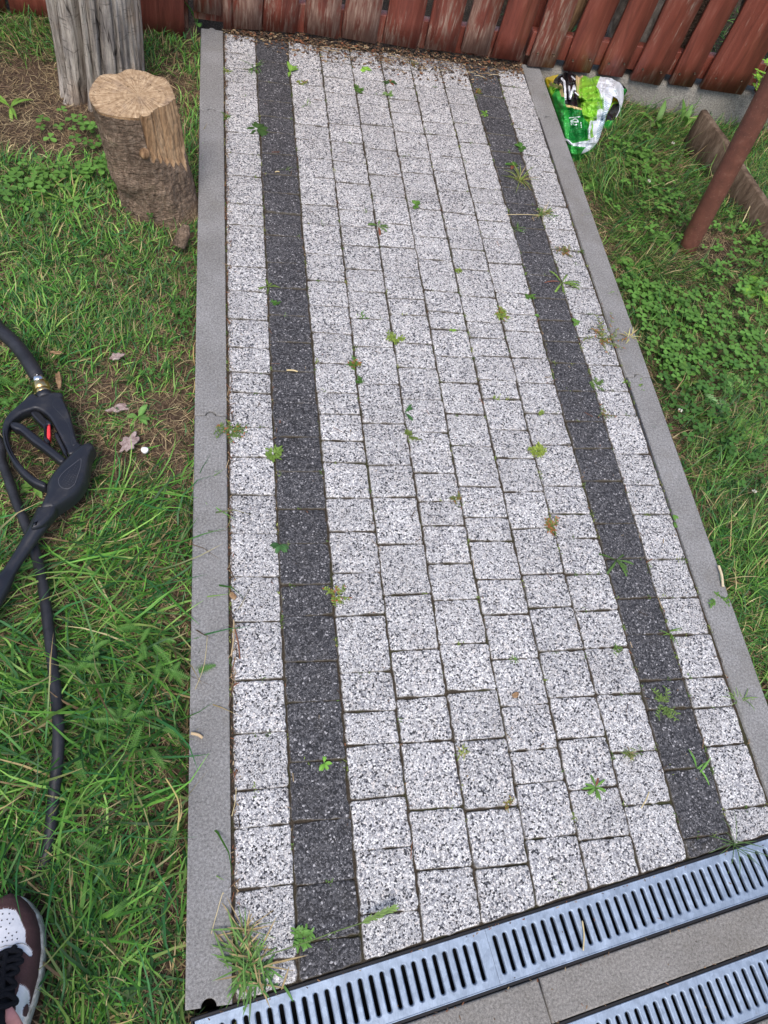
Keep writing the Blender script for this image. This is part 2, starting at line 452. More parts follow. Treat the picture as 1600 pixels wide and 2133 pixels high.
def m_plain(name, c, rough=.5, spec=.5, metal=0, var=.15, bumpd=.0, scale=60):
    t = NT(name); v = t.co(); n = t.noise(v, scale, 5, .65)
    cc = t.mix(1.0, t.ramp(n, [(.3, (1 - var, 1 - var, 1 - var)), (.7, (1 + var, 1 + var, 1 + var))]), c, 'MULTIPLY')
    t.base(cc, rough, spec, metal)
    if bumpd: t.bump(n, .5, bumpd)
    return t.mat
def m_gun():
    t = NT('black_plastic'); v = t.co(); n = t.noise(v, 900, 3, .7); d = t.noise(v, 22, 6, .75)
    c = t.mix(t.ramp(d, [(.52, (0, 0, 0)), (.75, (.13, .13, .13))]), (.013, .014, .020), (.15, .135, .115))
    sp = t.ramp(t.vor(v, 300), [(.05, (.5, .5, .5)), (.09, (0, 0, 0))]); c = t.mix(t.mix(1.0, sp, t.ramp(d, [(.5, (0, 0, 0)), (.6, (1, 1, 1))]), 'MULTIPLY'), c, (.20, .17, .13))
    t.base(c, t.ramp(d, [(.4, (.36, .36, .36)), (.7, (.6, .6, .6))]), .5); t.bump(n, .35, .0003); return t.mat
M['blackplastic'] = m_gun()
M['moulding'] = m_plain('dull_moulded_edge', (.060, .062, .072), .55)
M['channel'] = m_plain('black_channel_plastic', (.012, .012, .014), .6, .3)
M['rubber'] = m_plain('black_rubber_hose', (.017, .017, .021), .5, .45, 0, .5, .0006, 40)
M['red'] = m_plain('red_plastic', (.75, .045, .05), .45)
M['brass'] = m_plain('brass', (.72, .52, .24), .28, .5, 1)
M['chrome'] = m_plain('chromed_steel', (.75, .76, .78), .2, .5, 1)
def m_pipe():
    t = NT('red_oxide_pipe'); v = t.co(); n = t.noise(v, 40, 6, .7); n2 = t.noise(v, 220, 3, .7)
    c = t.ramp(n, [(.3, (.095, .036, .026)), (.6, (.155, .058, .040)), (.8, (.22, .11, .08))])
    c = t.mix(t.ramp(n2, [(.62, (0, 0, 0)), (.70, (.8, .8, .8))]), c, (.27, .15, .11))
    t.base(c, .55, .4); t.bump(n2, .3, .001); return t.mat
M['pipe'] = m_pipe()
M['shoe_white'] = m_plain('white_leather', (.78, .77, .78), .5, .4, 0, .05, .0006, 260)
def m_suede():
    t = NT('brown_suede'); v = t.co(); n = t.noise(v, 1500, 2, .8); n2 = t.noise(v, 25, 4, .6)
    c = t.ramp(n, [(.3, (.055, .027, .027)), (.7, (.135, .078, .074))])
    c = t.mix(1.0, c, t.ramp(n2, [(.3, (.8, .8, .8)), (.7, (1.2, 1.15, 1.15))]), 'MULTIPLY')
    t.base(c, .95, .1); t.bump(n, .4, .0008); return t.mat
M['suede'] = m_suede()
def m_sole():
    t = NT('scuffed_cream_sole'); v = t.co(); n = t.noise(v, 45, 6, .7)
    c = t.ramp(n, [(.36, (.22, .20, .17)), (.5, (.52, .49, .43)), (.66, (.68, .65, .59))])
    t.base(c, .7, .3); return t.mat
M['sole'] = m_sole()
M['lace'] = m_plain('black_lace', (.010, .010, .013), .9, .2, 0, .5, .001, 900)
M['denim'] = m_plain('pale_trouser_cloth', (.42, .42, .50), .95, .1, 0, .2, .001, 500)
M['tongue'] = m_plain('pink_tongue_cloth', (.52, .24, .22), .85, .2)
for nm, c in dict(b_lime=(.24, .52, .045), b_green=(.035, .34, .055), b_dkgreen=(.01, .17, .035), b_black=(.010, .008, .010), b_white=(.80, .83, .88), b_yellow=(.62, .46, .02), b_tan=(.66, .47, .25), b_blue=(.30, .47, .56), b_grey=(.42, .50, .52)).items():
    M[nm] = m_plain('bag_film_' + nm[2:], c, .22, .6, 0, .06, .0012, 55)
PW = 0.9243
JOINTS = [
  [1.7747, 1.7018, 1.6358, 1.5718, 1.4886, 1.4126, 1.3258, 1.2389, 1.1346, 1.0599, 0.9183, 0.8406, 0.7548, 0.6731, 0.6042, 0.5506, 0.4627, 0.3908, 0.3038, 0.2206, 0.1324, 0.0458, -0.0581, -0.1459, -0.233, -0.2878, -0.372, -0.4681],
  [1.7519, 1.6521, 1.5653, 1.4966, 1.4281, 1.3381, 1.2558, 1.1857, 1.1111, 1.0326, 0.9397, 0.8573, 0.7728, 0.6936, 0.6126, 0.5278, 0.4413, 0.3582, 0.273, 0.1984, 0.114, 0.0544, -0.0297, -0.0999, -0.197, -0.2865, -0.3751, -0.4495],
  [1.8131, 1.7383, 1.6591, 1.5519, 1.477, 1.4127, 1.3366, 1.2594, 1.1526, 1.0821, 0.9761, 0.8883, 0.809, 0.7252, 0.6399, 0.558, 0.5016, 0.4339, 0.381, 0.2978, 0.223, 0.1361, 0.0513, -0.0538, -0.1219, -0.1765, -0.2611, -0.3362, -0.4242],
  [1.7892, 1.7126, 1.6384, 1.5799, 1.4929, 1.4175, 1.3348, 1.2496, 1.1452, 1.084, 1.0155, 0.9347, 0.8612, 0.7762, 0.6919, 0.5853, 0.48, 0.3753, 0.3002, 0.195, 0.09, -0.0169, -0.1027, -0.1787, -0.2845, -0.3727, -0.4523],
  [1.8091, 1.7218, 1.6516, 1.597, 1.5088, 1.4034, 1.2933, 1.2092, 1.1052, 1.02, 0.9173, 0.8461, 0.7934, 0.7065, 0.6355, 0.5469, 0.4601, 0.3577, 0.2892, 0.2343, 0.1524, 0.0767, -0.009, -0.0964, -0.1807, -0.292, -0.3786],
  [1.7941, 1.7071, 1.6439, 1.5802, 1.4922, 1.3829, 1.3163, 1.2383, 1.1706, 1.0678, 0.9853, 0.8788, 0.81, 0.7555, 0.6725, 0.5973, 0.5109, 0.4263, 0.3248, 0.2529, 0.2002, 0.117, 0.0439, -0.0421, -0.1275, -0.2046, -0.2584, -0.3437, -0.4183],
  [1.806, 1.7253, 1.6381, 1.5518, 1.4968, 1.4011, 1.3346, 1.2584, 1.1671, 1.1048, 1.0304, 0.9588, 0.8688, 0.7859, 0.7346, 0.679, 0.6083, 0.555, 0.4711, 0.3972, 0.3136, 0.2275, 0.1251, 0.0555, -0.0306, -0.118, -0.1903, -0.2747, -0.3532],
  [1.8178, 1.7339, 1.6552, 1.5634, 1.4751, 1.3839, 1.2786, 1.2163, 1.1483, 1.0808, 0.9912, 0.8875, 0.8172, 0.7615, 0.6796, 0.604, 0.5181, 0.4337, 0.3282, 0.2607, 0.2046, 0.1231, 0.0457, -0.0289, -0.1178, -0.2205, -0.3075],
  [1.8016, 1.7131, 1.6069, 1.5275, 1.4487, 1.3768, 1.2931, 1.228, 1.1312, 1.0387, 0.9571, 0.877, 0.8033, 0.7354, 0.6684, 0.5855, 0.4983, 0.4254, 0.3408, 0.2363, 0.1564, 0.0691, -0.0058, -0.0965, -0.1504, -0.2557, -0.3664],
  [1.8562, 1.7776, 1.6704, 1.5656, 1.4436, 1.3756, 1.2914, 1.2298, 1.136, 1.0588, 1.0036, 0.9211, 0.8306, 0.7518, 0.6658, 0.5892, 0.5185, 0.413, 0.3318, 0.2589, 0.1526, 0.0674, -0.0099, -0.0956, -0.1522, -0.2216, -0.3278]]
BOUND = [
  [[1.7079, -0.0014], [1.0173, -0.0006], [0.5854, 0.0015], [0.2051, -0.0007], [-0.143, 0.001], [-0.3559, -0.0005]],
  [[1.6425, 0.0909], [1.0276, 0.093], [0.5895, 0.0915], [0.204, 0.0892], [-0.1487, 0.0907], [-0.3646, 0.09]],
  [[1.6613, 0.1848], [1.0375, 0.1835], [0.5937, 0.185], [0.2029, 0.1861], [-0.1546, 0.1836], [-0.3736, 0.1848]],
  [[1.6804, 0.2801], [1.0479, 0.2781], [0.5977, 0.2743], [0.2018, 0.2783], [-0.1606, 0.2772], [-0.3951, 0.2776]],
  [[1.6986, 0.3708], [1.0581, 0.3711], [0.6019, 0.368], [0.2007, 0.3701], [-0.1665, 0.3698], [-0.3914, 0.3706]],
  [[1.7169, 0.4624], [1.0352, 0.4635], [0.5811, 0.4606], [0.1619, 0.4594], [-0.1937, 0.465], [-0.4346, 0.4624]],
  [[1.735, 0.5526], [1.0446, 0.553], [0.5849, 0.5519], [0.1603, 0.5543], [-0.1997, 0.5559], [-0.4174, 0.556]],
  [[1.7542, 0.6483], [1.0544, 0.6461], [0.5798, 0.6432], [0.1588, 0.6442], [-0.2061, 0.6514], [-0.3989, 0.6497]],
  [[1.7718, 0.7362], [1.0646, 0.7436], [0.5836, 0.7373], [0.1572, 0.7405], [-0.212, 0.741], [-0.3832, 0.7403]],
  [[1.7916, 0.8351], [1.0741, 0.8341], [0.5749, 0.8352], [0.1556, 0.8318], [-0.2251, 0.8352], [-0.3718, 0.8306]],
  [[1.8106, 0.9301], [1.0833, 0.9211], [0.565, 0.9237], [0.154, 0.9254], [-0.2239, 0.9192], [-0.3149, 0.9252]]]   # (y, x) along every long joint

# ================================================================== SETTING
def P2(x, y, z):
    q = _RM.T @ (np.array([x, y, z]) - _C); return 800 + F_PX * q[0] / -q[2], 1066.5 - F_PX * q[1] / -q[2]
KW = 0.0635                          # kerb width
GA = np.array([-0.0524, -0.5209]); GE = np.array([math.cos(.1521), math.sin(.1521)]); GN = np.array([-GE[1], GE[0]])
def ST(s, t): return tuple(GA + GE * s + GN * t)
def to_st(x, y):
    d = np.stack([np.asarray(x) - GA[0], np.asarray(y) - GA[1]]); return d[0] * GE[0] + d[1] * GE[1], d[0] * GN[0] + d[1] * GN[1]
T1, T2, T3 = -.0854, -.146, -.2314   # near edge of first channel, far / near edge of second

def ground_z(x, y):
    z = -.036 + .016 * (vnoise(x, y, 5, 1) - .5) + .008 * (vnoise(x, y, 23, 2) - .5)
    s, t = to_st(x, y)
    inside = ((x > -KW + .004) & (x < PW + KW - .004) & (t > -.02)) | ((t < .004) & (t > -.45) & (x > -.058) & (x < 2.2))
    z = np.where(inside, -.075, z)
    z = z - .075 * np.clip((x - 1.08) / .55, 0, 1) * np.clip((y - 1.25) / .45, 0, 1) * (y < 1.96)
    return np.where((t < -.004) & (t > -.235) & (x > -.058), -.16, z)
def axis(lo, hi, step, far):
    a = np.arange(lo, hi + 1e-6, step); e = np.geomspace(.05, far, 26)
    return np.concatenate([lo - e[::-1], a, hi + e])
gx = axis(-1.2, 2.4, .012, 60); gy_ = axis(-1.1, 2.4, .012, 60)
XX, YY = np.meshgrid(gx, gy_)
ZZ = ground_z(XX, YY)
nx_, ny_ = len(gx), len(gy_)
idx = np.arange(nx_ * ny_).reshape(ny_, nx_)
fq = np.stack([idx[:-1, :-1], idx[:-1, 1:], idx[1:, 1:], idx[1:, :-1]], -1).reshape(-1, 4)
tag(obj('ground', np.stack([XX, YY, ZZ], -1).reshape(-1, 3), fq, M['soil'], smooth=True), kind='structure')

# ---- paved path: sand bed with the light and the dark stones laid into it
bx = np.arange(-.004, PW + .0041, .0045); by = np.arange(-.53, 1.9, .0045)
XX, YY = np.meshgrid(bx, by)
ZZ = -.0036 + .0044 * (vnoise(XX, YY, 30, 4) - .5) + .0016 * (vnoise(XX, YY, 160, 5) - .5)
s_, t_ = to_st(XX, YY)
idx = np.arange(XX.size).reshape(XX.shape)
fq = np.stack([idx[:-1, :-1], idx[:-1, 1:], idx[1:, 1:], idx[1:, :-1]], -1).reshape(-1, 4)
keep = (t_.ravel()[fq] > -.0045).all(1)
path = tag(obj('path', np.stack([XX, YY, ZZ], -1).reshape(-1, 3), fq[keep], M['joint'], smooth=True), kind='structure')

def bound_x(k, y):
    b = BOUND[k]; ys = [q[0] for q in b][::-1]; xs = [q[1] for q in b][::-1]
    return .35 * PW * k / 10 + .65 * float(np.interp(y, ys, xs)) + .0010 * (float(vnoise(k * 3.1, y, 11, 8)) - .5)
def paver(mb, k, ya, yb):
    """stone of column k between joints ya > yb"""
    sl = random.uniform(-.0016, .0016)
    ga = random.choice([.0002, .0006, .0013]); gb = random.choice([.0002, .0006, .0013])
    gl = random.uniform(.0006, .0018); gr = random.uniform(.0006, .0018)
    if k == 0: gl += .0025
    if k == 9: gr += .0020
    def wob(x, y, sd, a=.0017): return a * (float(vnoise(x, y, 90, sd)) - .5) * 2 + .0006 * (random.random() - .5)
    c = [(bound_x(k, yb) + gl, yb + gb - sl), (bound_x(k + 1, yb) - gr, yb + gb + sl), (bound_x(k + 1, ya) - gr, ya - ga + sl), (bound_x(k, ya) + gl, ya - ga - sl)]
    c = clip_half(c, GN[0], GN[1], -(GN @ GA) - .0020)
    if len(c) < 3: return
    P = []
    n = len(c)
    for i in range(n):
        a = np.array(c[i]); b = np.array(c[(i + 1) % n]); L = np.linalg.norm(b - a)
        if L < .004: continue
        d = (b - a) / L; nrm = np.array([-d[1], d[0]])
        m = max(2, int(L / .0065)); rr = min(.0030, L * .3)
        for j in range(m + 1):
            s = rr + (L - 2 * rr) * j / m
            q = a + d * s + nrm * (wob((a + d * s)[0], (a + d * s)[1], 10 + k))
            P.append(q)
    P = np.array(P); N = len(P)
    if N < 6: return
    h = random.gauss(0, .0006); tx = random.gauss(0, .008); ty = random.gauss(0, .008); tone = random.random()
    cen = P.mean(0)
    if abs(poly_area(P)) < .0006: return
    sz = min(np.ptp(P[:, 0]), np.ptp(P[:, 1]))
    def shr(d): return cen + (P - cen) * (1 - 2 * d / sz)
    rings = [(P, -.022, 1.0), (P, -.0028, 1.0), (shr(.0005), -.0011, .95), (shr(.0014), -.0003, .55), (shr(.0032), 0.0, .16), (shr(.008), .0002, .0), (shr(sz * .25), .0004, 0), (shr(sz * .40), .0004, 0)]
    if abs(poly_area(P)) < .0032: rings = rings[:4]
    v = []; f = []; cc = []
    for q, z, r_ in rings:
        for a in q:
            v.append((a[0], a[1], z + h + tx * (a[0] - cen[0]) + ty * (a[1] - cen[1]))); cc.append((r_, tone, 0))
    for i in range(len(rings) - 1):
        for j in range(N):
            a = i * N + j; b = i * N + (j + 1) % N; f.append((a, b, b + N, a + N))
    f.append(tuple(range((len(rings) - 1) * N, len(rings) * N)))
    mb.add(v, f, 0, cc)
light = MB(); dark = {1: MB(), 8: MB()}
for k, js in enumerate(JOINTS):
    top = 1.868 if k < 5 else 1.875
    js = [top] + js
    end = -.5129 + .1533 * PW * (k + .5) / 10 - .04
    g0 = -.5129 + .1533 * PW * (k + .5) / 10
    if js[-1] - g0 > .11: js.append(js[-1] - .085)
    if js[-1] - g0 < .019: js.pop()
    js.append(js[-1] - .22)
    for a, b in zip(js, js[1:]):
        if a - b < .012: continue
        paver(dark.get(k, light), k, a, b)
light.build('light_pavers', M['paver_light'], path, smooth=False, cols=True)
for q in dark.values(): q.build('dark_paver_row', M['paver_dark'], path, smooth=False, cols=True)

# ---- kerbs
def kerb_stone(name, x0, x1, y0, y1, tongue=True, notch=True, mat='kerb', parent=None, frame=None):
    cx = (x0 + x1) / 2; r = .0105; g_ = .0010
    P = [(x0, y0 + g_)]
    if notch:
        P += [(cx - math.cos(a) * r, y0 + g_ + math.sin(a) * r) for a in np.linspace(.001, math.pi - .001, 11)]
    P += [(x1, y0 + g_), (x1, y1 - g_)]
    if tongue:
        P += [(cx + math.cos(a) * (r - .0012), y1 - g_ + math.sin(a) * (r - .0012)) for a in np.linspace(.15, math.pi - .15, 11)]
    P += [(x0, y1 - g_)]
    if frame: P = [frame(*q) for q in P]
    v, f = slab_vf(P, -.12, .004, .0028, 3, both=False)
    return v, f
kl = MB()
for y0, y1 in ((-.5132, .4868), (.4868, 1.4868), (1.4868, 1.8724)):
    kl.add(*kerb_stone('k', -KW, -.0008, y0, y1))
tag(kl.build('kerb', M['kerb']), kind='structure')
kr = MB()
for y0, y1 in ((-1.3692, -.3692), (-.3692, .6308), (.6308, 1.6308), (1.6308, 1.905)):
    if y0 < -1: y0 = -.372 + .0; continue
    kr.add(*kerb_stone('k', PW + .0012, PW + KW, y0, y1))
tag(kr.build('kerb', M['kerb']), kind='structure')
km = MB()
for s0, s1 in ((-.512, .488), (.488, 1.488), (1.488, 2.2)):
    km.add(*kerb_stone('k', T2 + .001, T1 - .001, s0, s1, tongue=False, notch=False, frame=lambda a, b: ST(b, a)))
for s0, s1 in ((-.2, .8), (.8, 1.8)):
    km.add(*kerb_stone('k', T3 - .062, T3 - .001, s0, s1, frame=lambda a, b: ST(b, a)))
tag(km.build('kerb', M['kerb_brown']), kind='structure')

# ================================================================== DRAIN CHANNELS
def channel(t0, t1, s0, s1, label):
    """black trough with standing rims between t0 (far) and t1 (near)"""
    mb = MB()
    def bar(ta, tb, z0, z1, sa=s0, sb=s1):
        P = [ST(sa, ta), ST(sb, ta), ST(sb, tb), ST(sa, tb)]
        mb.add(*slab_vf(P, z0, z1, .0006, 1, both=False))
    bar(t0 - .0006, t0 - .0048, -.10, .0012); bar(t1 + .0045, t1 + .0006, -.10, .0012)
    bar(t0 - .0048, t1 + .0045, -.10, -.095)
    bar(t0 - .0048, t1 + .0045, -.095, .0008, s0, s0 + .003)
    o = mb.build('drain_channel', M['channel'], origin=Vector((*ST((s0 + s1) / 2, (t0 + t1) / 2), -.1)))
    return tag(o, label, 'drain channel', 'linear drain channels')
channel(0, T1, -.004, 1.45, 'black plastic drain channel at the end of the paving, under the upper grates')
channel(T2, T3, -.30, 1.45, 'black plastic drain channel nearest the bottom right corner, below the brown kerb')
def grate(t0, t1, s0, s1, phase, label, group='galvanised slotted drain grates'):
    pitch = .01625; hw = .00305; tc = (t0 + t1) / 2 + .0003; hl = .0255; z = .0018
    ta, tb = t0 - .0052, t1 + .0050
    mb = MB()
    k0 = math.ceil((s0 + .006 - phase) / pitch); k1 = math.floor((s1 - .006 - phase) / pitch)
    cells = [phase + k * pitch for k in range(k0, k1 + 1)]
    n = 9
    for sc0 in cells:
        lo = s0 if sc0 == cells[0] else sc0 - pitch / 2
        hi = s1 if sc0 == cells[-1] else sc0 + pitch / 2
        def hole(e):
            w = hw + e; L = hl + e - w
            pts = [(sc0 + w * math.cos(a), tc + L + w * math.sin(a)) for a in np.linspace(0, math.pi, n)]
            pts += [(sc0 + w * math.cos(a), tc - L + w * math.sin(a)) for a in np.linspace(math.pi, 2 * math.pi, n)]
            return pts
        ay = tc + hl - hw; by_ = tc - hl + hw; mt = (ay + ta) / 2; mb_ = (by_ + tb) / 2; m = sc0
        outer = [(hi, ay), (hi, mt), (hi, ta), ((hi + m) / 2, ta), (m, ta), ((lo + m) / 2, ta), (lo, ta), (lo, mt), (lo, ay),
                 (lo, by_), (lo, mb_), (lo, tb), ((lo + m) / 2, tb), (m, tb), ((hi + m) / 2, tb), (hi, tb), (hi, mb_), (hi, by_)]
        rings = [(outer, z), (hole(.0021), z), (hole(.0012), z - .0005), (hole(.0003), z - .0017), (hole(0), z - .0032), (hole(0), z - .0055)]
        v = []; f = []
        for q, zz in rings:
            v += [(*ST(a, b), zz) for a, b in q]
        N = 2 * n
        for i in range(len(rings) - 1):
            for j in range(N):
                a = i * N + j; b = i * N + (j + 1) % N
                f.append((a, b, b + N, a + N))
        mb.add(v, f)
    # turned-down rims
    for a, b in ((ta, ta - .0012), (tb + .0012, tb)):
        q = [(s0, a), (s1, a), (s1, b), (s0, b)]
        v = [(*ST(*w), z - .0002) for w in q] + [(*ST(*w), z - .02) for w in q]
        mb.add(v, [(0, 4, 5, 1), (1, 5, 6, 2), (2, 6, 7, 3), (3, 7, 4, 0)])
    # folded edge bead along both long sides
    for tt in (ta - .0006, tb + .0006):
        pts = [(*ST(s0 + (s1 - s0) * i / 8, tt), z - .0001) for i in range(9)]
        mb.add(*tube_vf(pts, .0010, 8))
    o = mb.build('drain_grate', M['galv'], origin=Vector((*ST((s0 + s1) / 2, (t0 + t1) / 2), 0)))
    for p_ in o.data.polygons: p_.use_smooth = True
    o.data.set_sharp_from_angle(angle=R(24))
    return tag(o, label, 'drain grate', group)
PH = .4412
grate(0, T1, .001, PH - .0120, PH, 'galvanised slotted grate at bottom left, running from the left kerb corner to the seam')
grate(0, T1, PH - .0116, 1.44, PH, 'galvanised slotted grate right of the seam, touching the last pavers')
gp = G(1528.7, 2025, 0); s2, t2 = to_st(gp[0], gp[1])
grate(T2, T3, -.28, 1.44, float(s2), 'galvanised slotted grate in the bottom right corner, below the brown kerb row')

# ================================================================== FENCE
FY = 1.88                            # front face of the pickets
PK = [(-0.655, -0.589, -0.049, .2), (-0.578, -0.335, -0.052, .0), (-0.325, -0.109, -0.062, .05)]
PG = [(-0.083, -0.005, 0.039, .55), (-0.002, 0.023, 0.002, .5), (0.0265, 0.110, 0.011, .75), (0.1115, 0.209, 0.014, .55), (0.231, 0.333, 0.019, .6), (0.344, 0.45, 0.02, .75), (0.469, 0.577, 0.02, .35),
      (0.599, 0.694, 0.023, .55), (0.715, 0.801, 0.028, .85), (0.816, 0.91, 0.023, .22)]
PR = [(0.94, 1.027, 0.012, .6), (1.06, 1.151, 0.012, .1), (1.182, 1.268, 0.014, .22), (1.299, 1.409, 0.006, .3), (1.436, 1.52, 0.012, .12), (1.552, 1.711, 0.012, .12), (1.756, 1.866, 0.02, .2), (1.90, 2.0, .01, .2), (2.04, 2.14, .02, .3), (2.18, 2.28, .01, .2)]
def fence(name, pk, x0, x1, rz, label, cat, ztop=1.12, post=None):
    root = tag(empty(name, ((x0 + x1) / 2, FY + .02, 0)), label, cat, 'red fence sections behind the yard')
    for i, (a, b, zb, wr) in enumerate(pk):
        sk = random.uniform(-.003, .003); th = .02; yo = random.uniform(-.003, .003); dy = random.uniform(-.012, .012)
        bm = bmesh.new(); bmesh.ops.create_cube(bm, size=1)
        bmesh.ops.subdivide_edges(bm, edges=[e for e in bm.edges if abs(e.verts[0].co.z - e.verts[1].co.z) > .5], cuts=14)
        for q in bm.verts:
            u = (q.co.x + .5); h = (q.co.z + .5)
            q.co = Vector((a + (b - a) * u + .0016 * math.sin(h * 23 + i * 2), FY + yo + th * (q.co.y + .5) + dy * h + .002 * math.sin(h * 9 + i), zb + sk * (u - .5) * 2 + h * (ztop + random.uniform(0, .0) - zb)))
        bmesh.ops.bevel(bm, geom=[e for e in bm.edges if e.calc_face_angle(0) > .8], offset=.0022, segments=2, affect='EDGES')
        v = [tuple(q.co) for q in bm.verts]; f = [tuple(l.vert.index for l in p.loops) for p in bm.faces]; bm.free()
        obj('picket', v, f, M['picket'], root, origin=Vector(((a + b) / 2, FY, zb)), cols=np.tile([wr, 0, 0], (len(v), 1)))
    for k, (za, zb2, yo) in enumerate(rz):
        v, f = box_vf(x0, x1, FY + .0235 + yo, FY + .055 + yo, za, zb2, .002)
        obj('rail', v, f, M['picket'], root, origin=Vector(((x0 + x1) / 2, FY + .03, za)), cols=np.tile([.25, 0, 0], (len(v), 1)))
    if post:
        for xa in post:
            v, f = box_vf(xa, xa + .06, FY + .06, FY + .12, -.15, ztop, .003)
            obj('post', v, f, M['picket'], root, origin=Vector((xa, FY + .07, 0)), cols=np.tile([.3, 0, 0], (len(v), 1)))
    return root
fence('picket_fence', PK, -.72, -.11, [(.12, .20, 0), (.85, .93, 0)], 'red painted board fence behind the grey tree trunk, left of the gate', 'fence', post=[-.16])
fence('picket_gate', PG, -.083, .915, [(.010, .09, 0), (.86, .94, 0)], 'red painted picket gate with worn boards closing the end of the paved path', 'gate')
rf = fence('picket_fence', PR, .93, 2.3, [(.031, .104, 0), (.86, .94, 0)], 'red painted picket fence on a concrete plinth behind the plastic bag', 'fence', post=[.93, 2.0])
# nail heads, two per picket at the lower rail
for a, b, zb, wr in PR[:7]:
    for fx in (.2, .8):
        nb = MB()
        x = a + (b - a) * fx; z = .055 + random.uniform(-.008, .008)
        v = [(x + .0032 * math.cos(t), FY - .0042, z + .0032 * math.sin(t)) for t in np.linspace(0, 2 * math.pi, 9)[:-1]]
        v += [(q[0], FY + .003, q[2]) for q in v]
        nb.add(v, [tuple(range(8))] + [(i, (i + 1) % 8, 8 + (i + 1) % 8, 8 + i) for i in range(8)])
        nb.build('nail_head', M['oldplank'], rf)
# concrete plinths
def plinth(x0, x1, y0, z1, label):
    n = 60; v = []; f = []
    xs = np.linspace(x0, x1, n)
    for i, x in enumerate(xs):
        w = .006 * (float(vnoise(x, 0, 12, 3)) - .5)
        for (yy, zz) in ((y0 + .002 + w, -.25), (y0 + w * .7, -.10), (y0 + w, z1 - .008 + w), (y0 + .008, z1 + w), (y0 + .10, z1 + w), (y0 + .10, -.25)):
            v.append((x, yy, zz))
    for i in range(n - 1):
        for k in range(5): f.append((i * 6 + k, (i + 1) * 6 + k, (i + 1) * 6 + k + 1, i * 6 + k + 1))
    f.append((0, 1, 2, 3, 4, 5)); f.append(tuple((n - 1) * 6 + q for q in (5, 4, 3, 2, 1, 0)))
    return tag(obj('plinth_wall', v, f, M['plinth'], origin=Vector(((x0 + x1) / 2, y0, -.2))), label, 'plinth')
plinth(.995, 2.4, 1.897, .004, 'low rough concrete plinth under the right hand picket fence')
plinth(-.75, -.105, 1.905, -.055, 'soil stained concrete footing below the board fence at top left')
# firewood standing behind the right fence
for i, (x, y, z, r, L, ya, lab) in enumerate([(1.10, 2.02, .10, .05, .6, .25, 'pale yellow split log glimpsed in the gap left of the second picket behind the bag'),
    (1.235, 2.03, .06, .045, .5, -.15, 'grey log behind the fence above the plastic bag'),
    (1.36, 2.02, .09, .05, .55, .1, 'white barked log seen between the third and fourth pickets past the kerb'),
    (1.50, 2.03, .07, .05, .5, .3, 'brown log behind the fence above the concrete plinth'),
    (1.66, 2.02, .10, .05, .6, -.2, 'rough log behind the widest picket at the right')]):
    pts = [Vector((x + math.sin(ya) * .5 * L * t, y + .02 * t, .02 + (t + 1) * L * .5 * math.cos(ya))) for t in np.linspace(-1, 1, 9)]
    v, f = tube_vf(pts, [r * (1 + .1 * math.sin(3 * q + i)) for q in range(9)], 14)
    v = [(a + .006 * mnoise.noise(Vector((a * 30, b * 30, c * 12))), b, c) for a, b, c in v]
    o = obj('log', v, f, M['split'] if i == 0 else M['birch'] if i in (1, 2) else M['bark'], origin=Vector((x, y, 0)), smooth=True)
    tag(o, lab, 'log', 'logs stacked behind the fence')

# ================================================================== TRUNK, STUMP
def trunk():
    n = 260; hs = np.concatenate([np.linspace(-.16, .06, 22), np.linspace(.08, 1.9, 60)])
    v = []; f = []
    for h in hs:
        k = max(0, (.04 - h) / .2)
        cx = -.312 - .004 * min(h, .3) - .012 * k; cy = 1.588 + .02 * k
        for i in range(n):
            a = 2 * math.pi * i / n
            r = .101 + .006 * math.sin(2 * a + 1) + .005 * mnoise.noise(Vector((math.cos(a) * 2.2, math.sin(a) * 2.2, h * 2)))
            r += .004 * mnoise.noise(Vector((math.cos(a) * 9, math.sin(a) * 9, h * 1.3)))
            # vertical furrows
            for a0, w, d in ((-1.98, .075, .044), (-1.45, .035, .014), (-1.05, .035, .012), (-2.5, .05, .014), (-.6, .04, .012), (-1.7, .03, .006), (.4, .1, .015), (2.2, .12, .018)):
                dd = (a - a0 - .12 * math.sin(h * 5) + math.pi) % (2 * math.pi) - math.pi
                r -= d * (1 + k * 1.6) * math.exp(-(dd / w) ** 2)
            # root flare
            for a0, w, d in ((-2.38, .30, .085), (-1.55, .26, .060), (-.7, .5, .045), (.6, .5, .05), (2.0, .5, .05)):
                dd = (a - a0 + math.pi) % (2 * math.pi) - math.pi
                r += d * k * k * 1.5 * math.exp(-(dd / w) ** 2)
            r += .0022 * mnoise.noise(Vector((math.cos(a) * 24, math.sin(a) * 24, h * 3))) + .0012 * mnoise.noise(Vector((math.cos(a) * 50, math.sin(a) * 50, h * 9)))
            v.append((cx + r * math.cos(a), cy + r * math.sin(a), h))
    for j in range(len(hs) - 1):
        for i in range(n):
            a = j * n + i; b = j * n + (i + 1) % n; f.append((a, b, b + n, a + n))
    f.append(tuple(range((len(hs) - 1) * n, len(hs) * n)))
    root = tag(empty('tree_trunk', (-.312, 1.588, -.04)), 'weathered grey barkless tree trunk standing behind the cut log', 'tree trunk')
    obj('trunk', v, f, M['weathered'], root, smooth=True)
    return root
trunk()
def slim(a): return .60 + .035 * math.sin(a * 5 + 1) + .018 * math.sin(a * 31) + (-.10 * math.exp(-((a + .25) / .10) ** 2)) + .10 * max(0, -.9 - a)
